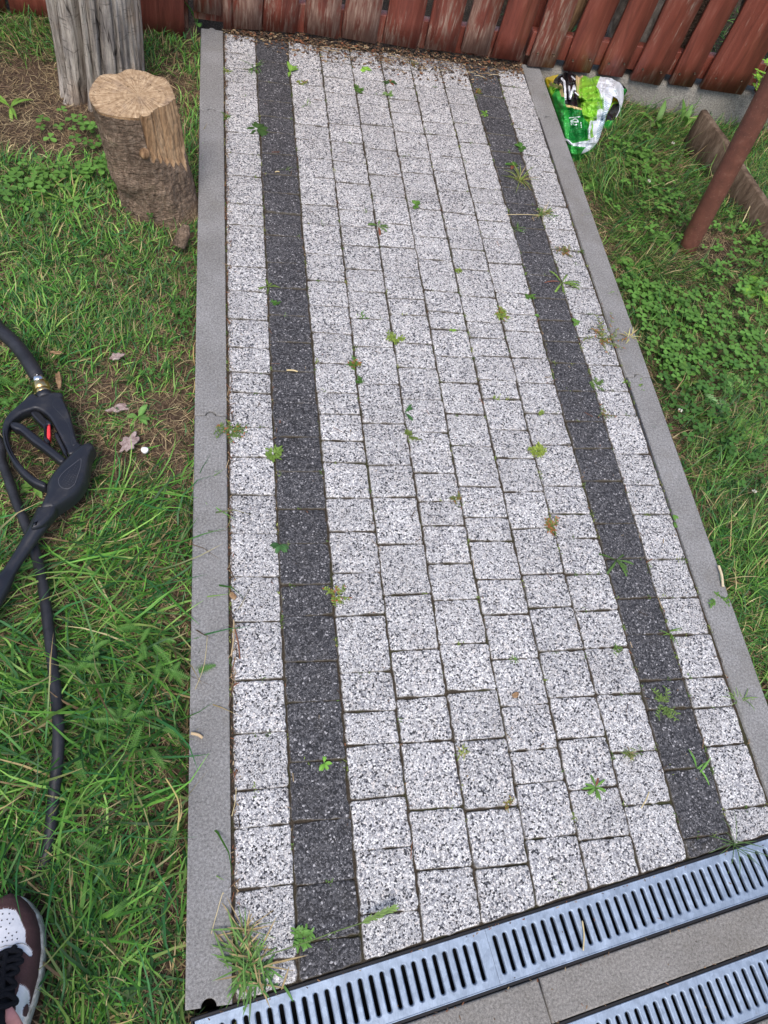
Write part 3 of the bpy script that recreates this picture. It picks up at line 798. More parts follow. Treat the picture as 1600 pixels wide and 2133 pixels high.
def stump():
    cap = [(-0.276, 1.162), (-0.26, 1.195), (-0.226, 1.205), (-0.207, 1.223), (-0.176, 1.224), (-0.148, 1.214), (-0.127, 1.209), (-0.111, 1.170), (-0.106, 1.137), (-0.140, 1.106), (-0.159, 1.079), (-0.186, 1.075), (-0.219, 1.074), (-0.252, 1.079), (-0.268, 1.099), (-.279, 1.13)]
    c0 = np.array([-.192, 1.146]); base_c = np.array([-.146, 1.150])
    P = np.array(catmull(cap, 14)); rel = P - c0; ang = np.arctan2(rel[:, 1], rel[:, 0])
    o_ = np.argsort(ang); ang = ang[o_]; rad = np.hypot(rel[:, 0], rel[:, 1])[o_]
    n = 260; A = np.linspace(-math.pi, math.pi, n, endpoint=False)
    Rt = np.interp(A, ang, rad, period=2 * math.pi)
    v = []; f = []; fm = []; m = 120; H0, H1 = -.06, .24
    for j in range(m):
        t = j / (m - 1); h = H0 + (H1 - H0) * t; w = t ** .8
        c = base_c * (1 - w) + c0 * w
        for i, a in enumerate(A):
            rb = .087 + .006 * math.cos(2 * a + .5)
            r = rb * (1 - w) + Rt[i] * w
            q = Vector((math.cos(a) * 2.5, math.sin(a) * 2.5, h * 14))
            r += .0055 * mnoise.noise(q) * (1 - .6 * t) + .003 * mnoise.noise(q * 3.3) * (1 - t ** 3) + .0016 * mnoise.noise(q * 8) + .0010 * mnoise.noise(q * 19) * (1 - t ** 4)
            # swelling near the foot, side branch scar
            r += .010 * math.exp(-((t - .42) / .10) ** 2) * math.exp(-((a + 2.3) / .5) ** 2) - .008 * math.exp(-((t - .30) / .08) ** 2) * math.exp(-((a + 2.2) / .6) ** 2)
            r += .006 * math.exp(-((t - .06) / .06) ** 2)
            # split-off flat on the camera side right of the middle: bark is gone there
            lim = slim(a)
            if -1.35 < a < -.02 and t > lim: r -= .0055 * min(1, (t - lim) * 25) + .004 * max(0, math.sin(a * 17 + 2 * math.sin(h * 20))) ** 12 + .0015 * mnoise.noise(Vector((a * 22, h * 4, 3)))
            hh = h + (.0 if j < m - 1 else 0) + (t ** 6) * .010 * (math.sin(a) * .6)
            v.append((c[0] + r * math.cos(a), c[1] + r * math.sin(a), hh))
    for j in range(m - 1):
        t = (j + .5) / (m - 1)
        for i in range(n):
            a = j * n + i; b = j * n + (i + 1) % n; f.append((a, b, b + n, a + n))
            aa = A[i]; lim = slim(aa)
            fm.append(1 if (-1.35 < aa < -.02 and t > lim) or t > .985 else 0)
    root = tag(empty('cut_log', (-.15, 1.15, -.04)), 'short brown barked log standing on end with pale sawn top', 'log')
    obj('bark', v, f, [M['bark'], M['split']], root, smooth=True, fmat=fm)
    # sawn top
    ring = [np.array(v[(m - 1) * n + i]) for i in range(n)]
    v2 = []; f2 = []; rr = [1.0, .985, .9, .7, .5, .3, .15, .05]
    cc = np.array([c0[0] + .012, c0[1] - .004, .242])
    for k, s in enumerate(rr):
        for i in range(n):
            q = cc + (ring[i] - cc) * s
            z = q[2] + (0.0006 if k == 0 else .0018) + .0012 * mnoise.noise(Vector((q[0] * 60, q[1] * 60, 0))) * (1 if k else 0) - (.006 * math.exp(-(((q[0] + .255) / .02) ** 2 + ((q[1] - 1.1) / .03) ** 2)) if k else 0)
            v2.append((q[0], q[1], z))
    for k in range(len(rr) - 1):
        for i in range(n):
            a = k * n + i; b = k * n + (i + 1) % n; f2.append((a, b, b + n, a + n))
    f2.append(tuple(range((len(rr) - 1) * n, len(rr) * n)))
    obj('sawn_top', v2, f2, M['cut'], root, origin=Vector(cc), smooth=True)
    # branch knot on the front
    kx, ky = G(298, 293, .13)[:2]
    pts = [(kx, ky + .012, .13), (kx, ky - .004, .134)]
    b = MB(); b.add(*tube_vf([(-.172, 1.085, .155), (-.1715, 1.066, .158), (-.171, 1.060, .159)], [.012, .011, .006], 12))
    b.build('branch_knot', M['split'], root, smooth=True)
stump()

# ================================================================== POLE, PLANK, SMALL WOOD
px0, px1 = np.array([1.281, 1.14, -.07]), np.array([1.228, 1.14, .40])
dpx = (px1 - px0) / .47
pts = [px0 + dpx * q for q in np.linspace(0, 2.1, 30)]
mb = MB(); mb.add(*tube_vf(pts, .0265, 24))
tag(mb.build('metal_pole', M['pipe'], origin=Vector(px0), smooth=True), 'red oxide painted metal pole rising from the grass at the right', 'pole')
def plank(name, a, b, z0, z1, th, mat, label, cat):
    a = np.array(a[:2]); b = np.array(b[:2]); L = np.linalg.norm(b - a); d = (b - a) / L; n_ = np.array([-d[1], d[0]])
    N = 40; v = []; f = []
    for i in range(N + 1):
        s = L * i / N
        w = .004 * (float(vnoise(s, 0, 20, 6)) - .5)
        for (o1, z) in ((-th / 2, z0), (-th / 2, z1 - .003 + w), (-th / 2 + .003, z1 + w), (th / 2 - .003, z1 + w * .5), (th / 2, z1 - .003 + w * .5), (th / 2, z0)):
            q = a + d * s + n_ * (o1 + .002 * math.sin(s * 12)); v.append((q[0], q[1], z))
    for i in range(N):
        for k in range(6): f.append((i * 6 + k, (i + 1) * 6 + k, (i + 1) * 6 + (k + 1) % 6, i * 6 + (k + 1) % 6))
    f.append((0, 1, 2, 3, 4, 5)); f.append(tuple(N * 6 + q for q in (5, 4, 3, 2, 1, 0)))
    return tag(obj(name, v, f, M[mat], origin=Vector(((a[0] + b[0]) / 2, (a[1] + b[1]) / 2, z0))), label, cat)
pa = np.array(G(1468, 228, .05)); pb = np.array(G(1606, 428, .05)); pe = pb + (pb - pa) * .5
plank('garden_board', pa, pe, -.16, .05, .022, 'oldplank', 'old damp board set on edge behind the red pole', 'board')

def chip(name, u, v, z, L, W_, th, yaw, mat, label, cat, jag=.25, bend=0):
    x, y, _ = G(u, v, z); n = 26; P = []
    for i in range(n):
        a = 2 * math.pi * i / n; k = 1 + jag * mnoise.noise(Vector((math.cos(a) * 2 + u, math.sin(a) * 2, v)))
        px_, py_ = math.cos(a) * L / 2 * k, math.sin(a) * W_ / 2 * k
        P.append((x + px_ * math.cos(yaw) - py_ * math.sin(yaw), y + px_ * math.sin(yaw) + py_ * math.cos(yaw)))
    vv, ff = slab_vf(P, z - th, z, min(th, W_) * .3, 2, zf=lambda a, b: bend * ((a - x) ** 2 + (b - y) ** 2) + .003 * mnoise.noise(Vector((a * 120, b * 120, 0))))
    return tag(obj(name, vv, ff, M[mat], origin=Vector((x, y, z - th))), label, cat)
# leaning stick piece beside the stump
mb = MB()
a = np.array(G(388, 468, .035)); b = np.array(G(372, 512, -.005))
mb.add(*tube_vf([a, a * .6 + b * .4 + np.array([.003, 0, .004]), b], [.008, .015, .017], 9, True, .8))
tag(mb.build('wood_piece', M['bark'], origin=Vector(b), smooth=True), 'small wedge of bark covered wood at the foot of the cut log', 'wood piece')
chip('bark_flake', 268, 922, -.012, .050, .026, .006, 1.0, 'pinkbark', 'pinkish bark flake lying on bare soil beside the spray gun', 'bark flake', .9)
chip('bark_flake', 243, 850, -.018, .040, .018, .005, .3, 'pinkbark', 'dull flat bark flake half sunk in soil above the pink one', 'bark flake', .9)
chip('pebble', 301, 935, -.008, .014, .013, .009, 0, 'shoe_white', 'small white round pebble beside the pink bark flake', 'pebble', .1)
chip('wood_chip', 122, 790, -.002, .042, .011, .005, 1.75, 'split', 'long tan wood chip near the hose connector', 'wood chip', .4)
chip('wood_chip', 118, 733, -.004, .026, .008, .004, -.1, 'split', 'short tan wood chip in the grass right of the black hose', 'wood chip', .4)
chip('wood_chip', 243, 742, -.006, .030, .016, .004, .5, 'pinkbark', 'flat pale wood chip lying in thin grass near the kerb', 'wood chip', .7)
chip('pebble', 1075, 1447, .006, .013, .010, .004, .4, 'split', 'small buff stone lying on a light paver in the lower middle', 'pebble', .2)
chip('pebble', 485, 1240, .006, .016, .010, .004, 2.2, 'split', 'pale buff stone chip on the paver beside the left kerb', 'pebble', .3)

# ================================================================== GRASS AND GROUND COVER
HOSE1 = [(-.47, .55, .03), (-.56, .66, .05), (-.53, .76, .05), (-.48, .735, .045)]
def gz(x, y): return float(ground_z(np.array(x), np.array(y)))
Zg = lambda x, y, z=.042: G(x / 6.275, 780 + y / 6.275, z)      # spray gun drawing
STUMP_C = np.array([-.146, 1.150]); TR_C = np.array([-.312, 1.60])
gun_line = [G(85, 800, .03)[:2], G(100, 850, .03)[:2], G(140, 900, .03)[:2], G(160, 960, .03)[:2], G(130, 1020, .03)[:2], G(95, 1060, .03)[:2], G(75, 1100, .03)[:2], G(50, 1160, .03)[:2], G(20, 1220, .03)[:2], G(-30, 1290, .03)[:2]]
guard_line = [G(60, 850, .03)[:2], G(10, 880, .03)[:2], G(15, 940, .03)[:2], G(50, 990, .03)[:2], G(95, 1012, .03)[:2], G(30, 880, .03)[:2], G(80, 910, .03)[:2], G(110, 950, .03)[:2]]
hoseA = [(-.62, .75), (-.52, .73), G(-20, 670, .03)[:2], G(30, 710, .03)[:2], G(60, 755, .03)[:2], G(80, 795, .03)[:2]]
hoseB_px = [(-30, 905), (5, 965), (32, 1040), (62, 1115), (86, 1200), (100, 1300), (116, 1440), (122, 1540), (112, 1660), (94, 1790)]
hoseB = [G(u, v, .0)[:2] for u, v in hoseB_px[:-2]]
def seg_dist(x, y, line):
    d = np.full(np.shape(x), 9.)
    for a, b in zip(line, line[1:]):
        a = np.array(a); b = np.array(b); L = b - a; q = L @ L
        t = np.clip(((x - a[0]) * L[0] + (y - a[1]) * L[1]) / q, 0, 1)
        d = np.minimum(d, np.hypot(x - a[0] - t * L[0], y - a[1] - t * L[1]))
    return d
SHOE_C = [(-.297, -.40), (-.305, -.62)]
BAG_P = [G(1100 + a / 6.667, 120 + b / 6.667, 0.0)[:2] for a, b in [(250, 250), (400, 160), (1050, 160), (1320, 300), (1320, 560), (1230, 860), (1080, 900), (980, 1180), (860, 1300), (620, 1350), (480, 1100)]]
def free(x, y, pad=0.0):
    """True where plants may root"""
    s, t = to_st(x, y)
    ok = ~((x > -KW - .002 - pad) & (x < PW + KW + .002 + pad) & (t > -.01 - pad))
    ok &= ~((t < .006 + pad) & (x > -.060 - pad))
    ok &= np.hypot(x - STUMP_C[0], y - STUMP_C[1]) > .090
    ok &= np.hypot(x - TR_C[0], y - TR_C[1]) > .112
    ok &= seg_dist(x, y, SHOE_C) > .054
    ok &= seg_dist(x, y, [pa[:2], pe[:2]]) > .014
    ok &= np.hypot(x - 1.281, y - 1.14) > .028
    ok &= ~in_poly(x, y, BAG_P)
    ok &= ~((y > 1.885) & (y < 2.0))
    return ok
def dens(x, y):
    """0..1 cover of living grass"""
    n = vnoise(x, y, 6, 11); n2 = vnoise(x, y, 17, 12)
    d = .72 + .55 * (n - .45) + .4 * (n2 - .5)
    left = x < .2
    # bare earth in the photograph
    def blob(cx, cy, rx, ry, k): return k * np.exp(-(((x - cx) / rx) ** 2 + ((y - cy) / ry) ** 2))
    d -= blob(-.52, 1.50, .22, .17, 1.4) + blob(-.36, 1.36, .16, .07, 1.0) + blob(-.10, 1.45, .05, .28, .35)
    d -= blob(-.17, .50, .09, .15, .36) + blob(-.10, .62, .05, .3, .35) + blob(-.15, 1.62, .07, .18, .55) + blob(-.10, .0, .022, .55, .55) + blob(-.28, .58, .06, .05, .4)
    d -= blob(-.52, .88, .06, .06, .6) + blob(-.19, .415, .05, .05, .3)
    d -= blob(1.36, 1.16, .10, .09, .95) + blob(1.02, 1.20, .035, .28, .65) + blob(1.02, .5, .03, .5, .45) + blob(1.25, 1.55, .1, .05, .2)
    d -= blob(1.20, .34, .14, .09, .35)
    return np.clip(d, .0, 1)

def grass(name, X, Y, L, Wd, lean, curl, yaw, C, tipc, label, nseg=4, zoff=0.0, mat='leaf', z0=None, origin=None, kink=None):
    N = len(X); s = np.linspace(0, 1, nseg + 1)
    ang = lean[:, None] + curl[:, None] * s[None, :] ** 1.3
    ds = L[:, None] / nseg
    dx = np.sin(ang) * ds; dz = np.cos(ang) * ds
    hx = np.concatenate([np.zeros((N, 1)), np.cumsum(dx[:, 1:], 1)], 1); hz = np.concatenate([np.zeros((N, 1)), np.cumsum(dz[:, 1:], 1)], 1)
    zb = (ground_z(X, Y) if z0 is None else z0) + zoff
    hz = np.maximum(hz, 0.002 * s[None, :])
    yw = yaw[:, None] + rng.normal(0, .35, N)[:, None] * s[None, :] ** 1.5
    px_ = X[:, None] + np.cos(yw) * hx; py_ = Y[:, None] + np.sin(yw) * hx; pz_ = np.asarray(zb)[:, None] + hz
    w = Wd[:, None] * .5 * np.clip(1.06 - s[None, :] ** 2.2, .06, 1) * np.clip(.55 + s[None, :] * 2, 0, 1)
    tw = rng.normal(0, .5, N)[:, None] * s[None, :]
    sx = -np.sin(yw) * w; sy = np.cos(yw) * w; sz = np.sin(tw) * w
    V = np.empty((N, nseg + 1, 2, 3), np.float32)
    V[:, :, 0, 0] = px_ - sx; V[:, :, 0, 1] = py_ - sy; V[:, :, 0, 2] = pz_ - sz
    V[:, :, 1, 0] = px_ + sx; V[:, :, 1, 1] = py_ + sy; V[:, :, 1, 2] = pz_ + sz
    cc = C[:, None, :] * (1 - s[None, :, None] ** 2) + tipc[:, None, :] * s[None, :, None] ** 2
    CC = np.repeat(cc[:, :, None, :], 2, 2)
    base = (np.arange(N) * (nseg + 1) * 2)[:, None]; k = np.arange(nseg)[None, :] * 2
    F = np.stack([base + k, base + k + 1, base + k + 3, base + k + 2], -1).reshape(-1, 4)
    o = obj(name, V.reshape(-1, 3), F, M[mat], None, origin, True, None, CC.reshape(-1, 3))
    if label: tag(o, label, 'grass', kind='stuff')
    return o
GREENS = np.array([(.050, .160, .022), (.088, .245, .032), (.135, .325, .048), (.225, .40, .085), (.045, .175, .050), (.022, .080, .018), (.060, .19, .030), (.032, .11, .03)])
STRAW = np.array([(.42, .32, .15), (.30, .21, .10), (.50, .42, .22), (.20, .13, .07)])
def scatter(n, x0, x1, y0, y1, f=None):
    x = rng.uniform(x0, x1, n); y = rng.uniform(y0, y1, n)
    ok = free(x, y)
    if f is not None: ok &= rng.random(n) < f(x, y)
    return x[ok], y[ok]
def pick(n, pal, var=.16):
    c = pal[rng.integers(0, len(pal), n)] * (1 + rng.normal(0, var, (n, 1)))
    return np.clip(c, .004, 1)
# obstacles keep tall blades off the tools
def near_tools(x, y): return np.minimum(np.minimum(seg_dist(x, y, gun_line), seg_dist(x, y, guard_line) + .004), np.minimum(seg_dist(x, y, hoseA) + .004, seg_dist(x, y, hoseB) + .004))
def field(tag_, regions, dmul, palL=None):
    X = []; Y = []
    for (x0, x1, y0, y1, dn) in regions:
        a, b = scatter(int((x1 - x0) * (y1 - y0) * dn * dmul), x0, x1, y0, y1, lambda x, y: dens(x, y) ** 1.2)
        X.append(a); Y.append(b)
    X = np.concatenate(X); Y = np.concatenate(Y)
    nt = near_tools(X, Y); ok = nt > .011
    return X[ok], Y[ok], nt[ok]
LR = [(-.66, -.06, -.62, 1.95, 1.0)]; RR = [(.98, 2.05, -.1, 1.9, 1.0)]
FAR = [(-1.9, -.66, -1.2, 2.3, .45), (-.66, -.06, -1.3, -.62, .6), (2.05, 3.2, -.4, 2.2, .45), (.95, 2.05, -.35, -.1, .8), (-1.9, 3.2, 2.15, 3.6, .14)]
# short turf, left
def turf(name, regions, dn, Lr, Wr, label, leanr=(15, 75), strawf=.12, dark=1.0, capd=True, longshade=None, pal=GREENS):
    X, Y, nt = field(name, regions, dn); N = len(X)
    L = rng.uniform(*Lr, N) * (.75 + .5 * vnoise(X, Y, 4, 21)); W_ = rng.uniform(*Wr, N)
    lean = np.radians(rng.uniform(*leanr, N)); curl = np.radians(rng.uniform(0, 60, N))
    # combed locally
    yaw = rng.uniform(0, 2 * math.pi, N) * .75 + 6 * vnoise(X, Y, 3.2, 31)
    if capd: L = np.where(nt < .05, np.minimum(L, .018 + nt * .55), L)
    else: L = np.where((nt < .06) & (Y > .22), np.minimum(L, .018 + nt * .55), L)
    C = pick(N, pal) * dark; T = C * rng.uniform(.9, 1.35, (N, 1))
    st = rng.random(N) < strawf; C[st] = pick(st.sum(), STRAW); T[st] = C[st]
    tipdry = rng.random(N) < .18; T[tipdry] = pick(tipdry.sum(), STRAW) * .9
    patch = .78 + .5 * vnoise(X, Y, 5, 41)[:, None]; C *= patch; T *= patch
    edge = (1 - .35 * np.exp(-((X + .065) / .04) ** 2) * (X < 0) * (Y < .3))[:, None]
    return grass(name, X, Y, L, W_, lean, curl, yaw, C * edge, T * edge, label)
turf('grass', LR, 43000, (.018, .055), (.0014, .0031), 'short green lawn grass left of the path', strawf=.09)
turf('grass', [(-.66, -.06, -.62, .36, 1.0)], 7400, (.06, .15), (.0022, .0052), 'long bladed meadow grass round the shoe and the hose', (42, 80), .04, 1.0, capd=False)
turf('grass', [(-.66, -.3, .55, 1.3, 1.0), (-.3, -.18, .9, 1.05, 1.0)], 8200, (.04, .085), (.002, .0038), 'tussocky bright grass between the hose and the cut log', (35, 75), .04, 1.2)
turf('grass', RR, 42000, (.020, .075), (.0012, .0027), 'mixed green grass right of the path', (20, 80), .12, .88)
turf('grass', [(1.02, 1.5, 1.15, 1.86, 1.0), (1.35, 2.0, 1.2, 1.86, .6), (1.0, 1.15, .1, 1.1, .5)], 2600, (.07, .16), (.0015, .003), 'tall thin grass below the fence plinth', (25, 75), .08, .8)
turf('grass', FAR, 21000, (.03, .09), (.002, .004), 'lawn grass beyond the edges of the yard corner', (20, 75), .12, .9)
# dead thatch lying on the soil
def thatch(regions, dn, label):
    Xs = []; Ys = []
    for (x0, x1, y0, y1, k) in regions:
        a, b = scatter(int((x1 - x0) * (y1 - y0) * dn * k), x0, x1, y0, y1); Xs.append(a); Ys.append(b)
    X = np.concatenate(Xs); Y = np.concatenate(Ys); N = len(X)
    C = pick(N, np.array([(.30, .22, .12), (.17, .11, .065), (.42, .33, .19), (.085, .055, .035), (.23, .155, .095)]), .2)
    grass('dry_thatch', X, Y, rng.uniform(.012, .05, N), rng.uniform(.0007, .0017, N), np.radians(rng.uniform(70, 92, N)), np.radians(rng.uniform(-8, 12, N)), rng.uniform(0, 6.28, N), C, C, label, 2, .002, 'litter')
thatch(LR + RR + [(-1.2, -.66, -1, 2, .4), (2.05, 2.6, -.3, 2, .4)], 21000, 'dead brown grass thatch lying on the soil')

# ---- leaves
def leaf_vf(base, yaw, L, W_, pitch=.2, droop=.8, lobes=0, fold=.25, n=12, col_=(.09, .19, .04), vein=1.5, twist=0):
    v = []; f = []; c = []; x = 0; z = 0; px_ = None
    for i in range(n + 1):
        s = i / n; a = pitch - droop * s
        if i: x += math.cos(a) * L / n; z += math.sin(a) * L / n
        w = W_ / 2 * (math.sin(math.pi * min(1, s * .93 + .05)) ** .75 if not lobes else (.35 + .65 * s) * math.sin(math.pi * min(1, s * .96 + .04)) ** .5)
        if lobes and 0 < i < n: w *= 1.15 if i % 2 else .52
        if s < .18: w = max(.0006, w * s / .18)
        for k, q in ((-1, -w), (0, 0), (1, w)):
            yy = q; zz = z + abs(q) * fold + q * twist * s
            v.append((base[0] + x * math.cos(yaw) - yy * math.sin(yaw), base[1] + x * math.sin(yaw) + yy * math.cos(yaw), base[2] + zz))
            g_ = vein if k == 0 else random.uniform(.85, 1.1)
            c.append(tuple(col_[j] * g_ for j in range(3)))
        if i:
            a0 = (i - 1) * 3; b0 = i * 3
            f += [(a0, b0, b0 + 1, a0 + 1), (a0 + 1, b0 + 1, b0 + 2, a0 + 2)]
    return v, f, c
def jit(c, k=.18):
    m = 1 + random.uniform(-k, k); return tuple(q * m for q in c)
G1, G2, G3, G4 = (.060, .150, .030), (.100, .210, .040), (.180, .330, .055), (.045, .095, .028)
def clover_leaf(mb, x, y, z, r, yaw, c, stem=True, gz_=None):
    for k in range(3):
        a = yaw + k * 2 * math.pi / 3
        n = 9; tilt = random.uniform(-.25, .12)
        cx, cy = math.cos(a), math.sin(a)
        v = [(x, y, z)]; cc = [tuple(q * 1.25 for q in c)]
        for i in range(n):
            t = -1 + 2 * i / (n - 1); ang = t * 1.9
            rr = r * (1 - .10 * (abs(t) < .14))
            lx = r * .98 + math.cos(ang) * rr * .95 if abs(t) < .98 else r * .25
            ly = math.sin(ang) * rr * .82 if abs(t) < .98 else rr * .25 * t
            v.append((x + lx * cx - ly * cy, y + lx * cy + ly * cx, z + lx * tilt + abs(ly) * .25))
            cc.append(c)
        mid = (x + r * .95 * cx, y + r * .95 * cy, z + r * .95 * tilt)
        v.append(mid); cc.append(tuple(q * 1.12 for q in c))
        m = len(v) - 1
        f = [(m, i, i + 1) for i in range(1, n)] + [(m, 0, 1), (m, n, 0)]
        mb.add(v, f, 0, cc)
    if stem:
        g_ = gz_ if gz_ is not None else -.036
        bx_, by_ = x + random.uniform(-.012, .012), y + random.uniform(-.012, .012)
        mb.add(*tube_vf([(bx_, by_, g_), ((x + bx_) / 2 + .003, (y + by_) / 2, (z + g_) / 2), (x, y, z)], .0006, 3, False), 0, jit(G1))
def clover_patch(name, blobs, label, cf=.6):
    mb = MB()
    for (cx, cy, rx, ry, n, r0, c) in blobs:
        for _ in range(int(n * cf)):
            x, y = random.gauss(cx, rx), random.gauss(cy, ry)
            if not bool(free(np.array(x), np.array(y), .006)) or float(near_tools(np.array(x), np.array(y))) < .03: continue
            g_ = gz(x, y)
            clover_leaf(mb, x, y, g_ + random.uniform(.016, .045), r0 * random.uniform(.6, 1.15), random.uniform(0, 6.3), jit(c, .3), True, g_)
    o = mb.build(name, M['leaf'], cols=True)
    return tag(o, label, 'clover', kind='stuff')
def PX(u, v): return G(u, v, -.02)[:2]
def cb(u, v, rx, ry, n, r=.0078, c=(.105, .235, .045)): x, y = PX(u, v); return (x, y, rx, ry, n, r, c)
clover_patch('clover', [cb(1340, 330, .05, .06, 60, .0095, (.11, .235, .045)), cb(1370, 400, .06, .06, 60, .0085), cb(1300, 290, .04, .05, 25), cb(1400, 470, .08, .05, 40, .008),
    cb(1350, 620, .05, .05, 90, .0085), cb(1430, 660, .07, .06, 130, .0085), cb(1530, 620, .06, .08, 90, .0085), cb(1400, 740, .06, .05, 110, .008), cb(1480, 790, .06, .05, 60, .008, G1),
    cb(1440, 860, .05, .04, 50, .008, G1), cb(1560, 760, .06, .06, 60, .009), cb(1540, 940, .05, .05, 40, .008, G1), cb(1570, 520, .08, .05, 60, .008), cb(1590, 1150, .05, .06, 40, .007, G1), cb(1700, 700, .15, .3, 200, .0085), cb(1550, 380, .10, .06, 50, .008, G1)], 'clover growing in the grass right of the path')
clover_patch('clover', [cb(90, 370, .035, .03, 40, .009, (.11, .235, .045)), cb(190, 370, .035, .03, 30, .0085), cb(165, 270, .05, .03, 26, .0085, (.12, .25, .05)), cb(60, 420, .05, .04, 30, .008), cb(210, 310, .03, .03, 16, .009), cb(380, 660, .022, .03, 50, .0042, G1), cb(330, 790, .03, .03, 20, .0045, G1), cb(250, 560, .08, .06, 40, .005, G1)],
    'clover patch in the lawn near the cut log')

# ---- fern-like yarrow leaves
def feather(mb, x, y, z, L, yaw, c):
    n = 15
    for i in range(n):
        s = (i + 1) / (n + 1); px_, py_ = x + math.cos(yaw) * L * s, y + math.sin(yaw) * L * s; zz = z + .02 * math.sin(s * 2.2)
        w = L * .20 * math.sin(math.pi * (s * .85 + .1))
        for sg in (-1, 1):
            a = yaw + sg * 1.15
            for q in range(3):
                a2 = a + (q - 1) * .5
                e = (px_ + math.cos(a2) * w, py_ + math.sin(a2) * w, zz + .001 * q)
                nx2, ny2 = -math.sin(a2) * .0007, math.cos(a2) * .0007
                mb.add([(px_ - nx2, py_ - ny2, zz), (px_ + nx2, py_ + ny2, zz), e], [(0, 1, 2)], 0, jit(c))
mb = MB()
for (u, v, n, sp) in [(60, 840, 12, .025), (165, 1390, 7, .02), (290, 1450, 8, .03), (230, 1540, 8, .03), (390, 1440, 5, .008), (80, 1000, 5, .02), (330, 1330, 6, .02), (300, 1850, 5, .03), (1560, 560, 6, .03)]:
    x, y = PX(u, v)
    for _ in range(n):
        xx, yy = x + random.gauss(0, sp), y + random.gauss(0, sp)
        if bool(free(np.array(xx), np.array(yy))) and float(near_tools(np.array(xx), np.array(yy))) > .02: feather(mb, xx, yy, gz(xx, yy) + random.uniform(.01, .03), random.uniform(.03, .055), random.uniform(0, 6.28), (.10, .235, .045))
tag(mb.build('yarrow_leaves', M['leaf'], cols=True), 'feathery yarrow leaves scattered through the lawn', 'leaves', kind='stuff')

# ---- single plants
def plant(name, x, y, z, kind, label, cat='weed', n=6, L=.03, W_=.012, c=G2, red=0.0, group='weeds in the paving joints', pitch=.5, yaw0=None, spread=6.28, droop=.9, bs=.003):
    mb = MB()
    if kind == 'rosette' or kind == 'lobed':
        for i in range(n):
            a = (random.uniform(0, 6.28) if yaw0 is None else yaw0) + (i / n * spread) + random.uniform(-.25, .25)
            cc = (.20, .075, .045) if random.random() < red else jit(c, .25)
            v, f, c_ = leaf_vf((x + math.cos(a) * .001, y + math.sin(a) * .001, z + .001 + .0015 * random.random()), a, L * random.uniform(.7, 1.1), W_ * random.uniform(.8, 1.1), pitch * random.uniform(.5, 1.2), droop, kind == 'lobed', .2, 14 if kind == 'lobed' else 9, cc, 1.35)
            mb.add(v, f, 0, c_)
    if kind == 'tuft':
        n = int(n * 1.35)
        for i in range(n):
            a = random.uniform(0, 6.28); l = L * random.uniform(.5, 1.15); cc = jit(c, .3) if random.random() > red else jit((.40, .30, .15), .2)
            v, f, c_ = leaf_vf((x + random.gauss(0, bs), y + random.gauss(0, bs), z), a, l, W_ * random.uniform(.6, 1.1), random.uniform(.2, 1.3), random.uniform(.4, 1.6), 0, .15, 6, cc, 1.1)
            mb.add(v, f, 0, c_)
    if kind == 'sprig':
        for i in range(n):
            a = random.uniform(0, 6.28); l = L * random.uniform(.4, 1.1); m = 7; pts = []; e = random.uniform(.15, .9)
            for k in range(m):
                s = k / (m - 1); pts.append((x + math.cos(a + .5 * s) * l * s, y + math.sin(a + .5 * s) * l * s, z + math.sin(e) * l * s * (1 - .4 * s)))
            mb.add(*tube_vf(pts, .0005, 3, False), 0, jit((.10, .15, .03)))
            for k in range(1, m):
                for sg in (-1, 1):
                    cc = jit(c, .3) if random.random() > red else jit((.34, .13, .05), .2)
                    v, f, c_ = leaf_vf(pts[k], a + sg * random.uniform(.6, 1.3), W_ * random.uniform(.9, 1.8), W_ * .6, random.uniform(-.1, .6), .3, 0, .1, 3, cc, 1.1)
                    mb.add(v, f, 0, c_)
    o = mb.build(name, M['leaf'], origin=Vector((x, y, z)), cols=True)
    tag(o, label, cat, group); return o
def weed(u, v, kind, label, **k):
    x, y, _ = G(u, v, 0); return plant('weed', x, y, -.001, kind, label, **k)
YG = (.22, .30, .06)
weed(535, 268, 'rosette', 'broad dark leaved dandelion weed across the first light and dark paver columns', n=5, L=.05, W_=.026, c=(.050, .105, .028), yaw0=0.1, pitch=.35)
weed(530, 142, 'tuft', 'upright grass tuft in the joint beside the top of the left dark row', n=16, L=.05, W_=.0024, c=G2)
weed(604, 150, 'rosette', 'bright green leafy weed right of the left dark row near the gate', n=7, L=.030, W_=.010, c=G3, pitch=.8)
weed(628, 172, 'sprig', 'yellowish moss sprig just below the bright leafy weed near the gate', n=9, L=.016, W_=.004, c=YG, red=.2)
weed(762, 146, 'rosette', 'light green round leaved weed by the gate litter in the middle columns', n=4, L=.024, W_=.019, c=(.22, .42, .06), pitch=.3)
weed(745, 187, 'sprig', 'small green sprig under the round leaved weed', n=12, L=.014, W_=.005, c=G2)
weed(812, 172, 'rosette', 'dark reddish green flat weed in the fifth light column', n=10, L=.022, W_=.007, c=G4, red=.2)
weed(808, 195, 'sprig', 'pale green sprig just below the dark flat weed', n=6, L=.013, W_=.005, c=(.20, .34, .10))
weed(857, 133, 'sprig', 'dry brownish sprig at the edge of the leaf litter', n=9, L=.022, W_=.003, c=(.15, .17, .06), red=.4)
weed(640, 218, 'tuft', 'thin sparse grass wisp in the third column near the gate', n=7, L=.035, W_=.0016, c=(.16, .26, .07))
weed(468, 147, 'sprig', 'low yellow green sprig against the left kerb near the top', n=8, L=.018, W_=.004, c=YG)
weed(468, 245, 'sprig', 'small green sprig against the left kerb beside the dandelion weed', n=6, L=.015, W_=.004, c=G2)
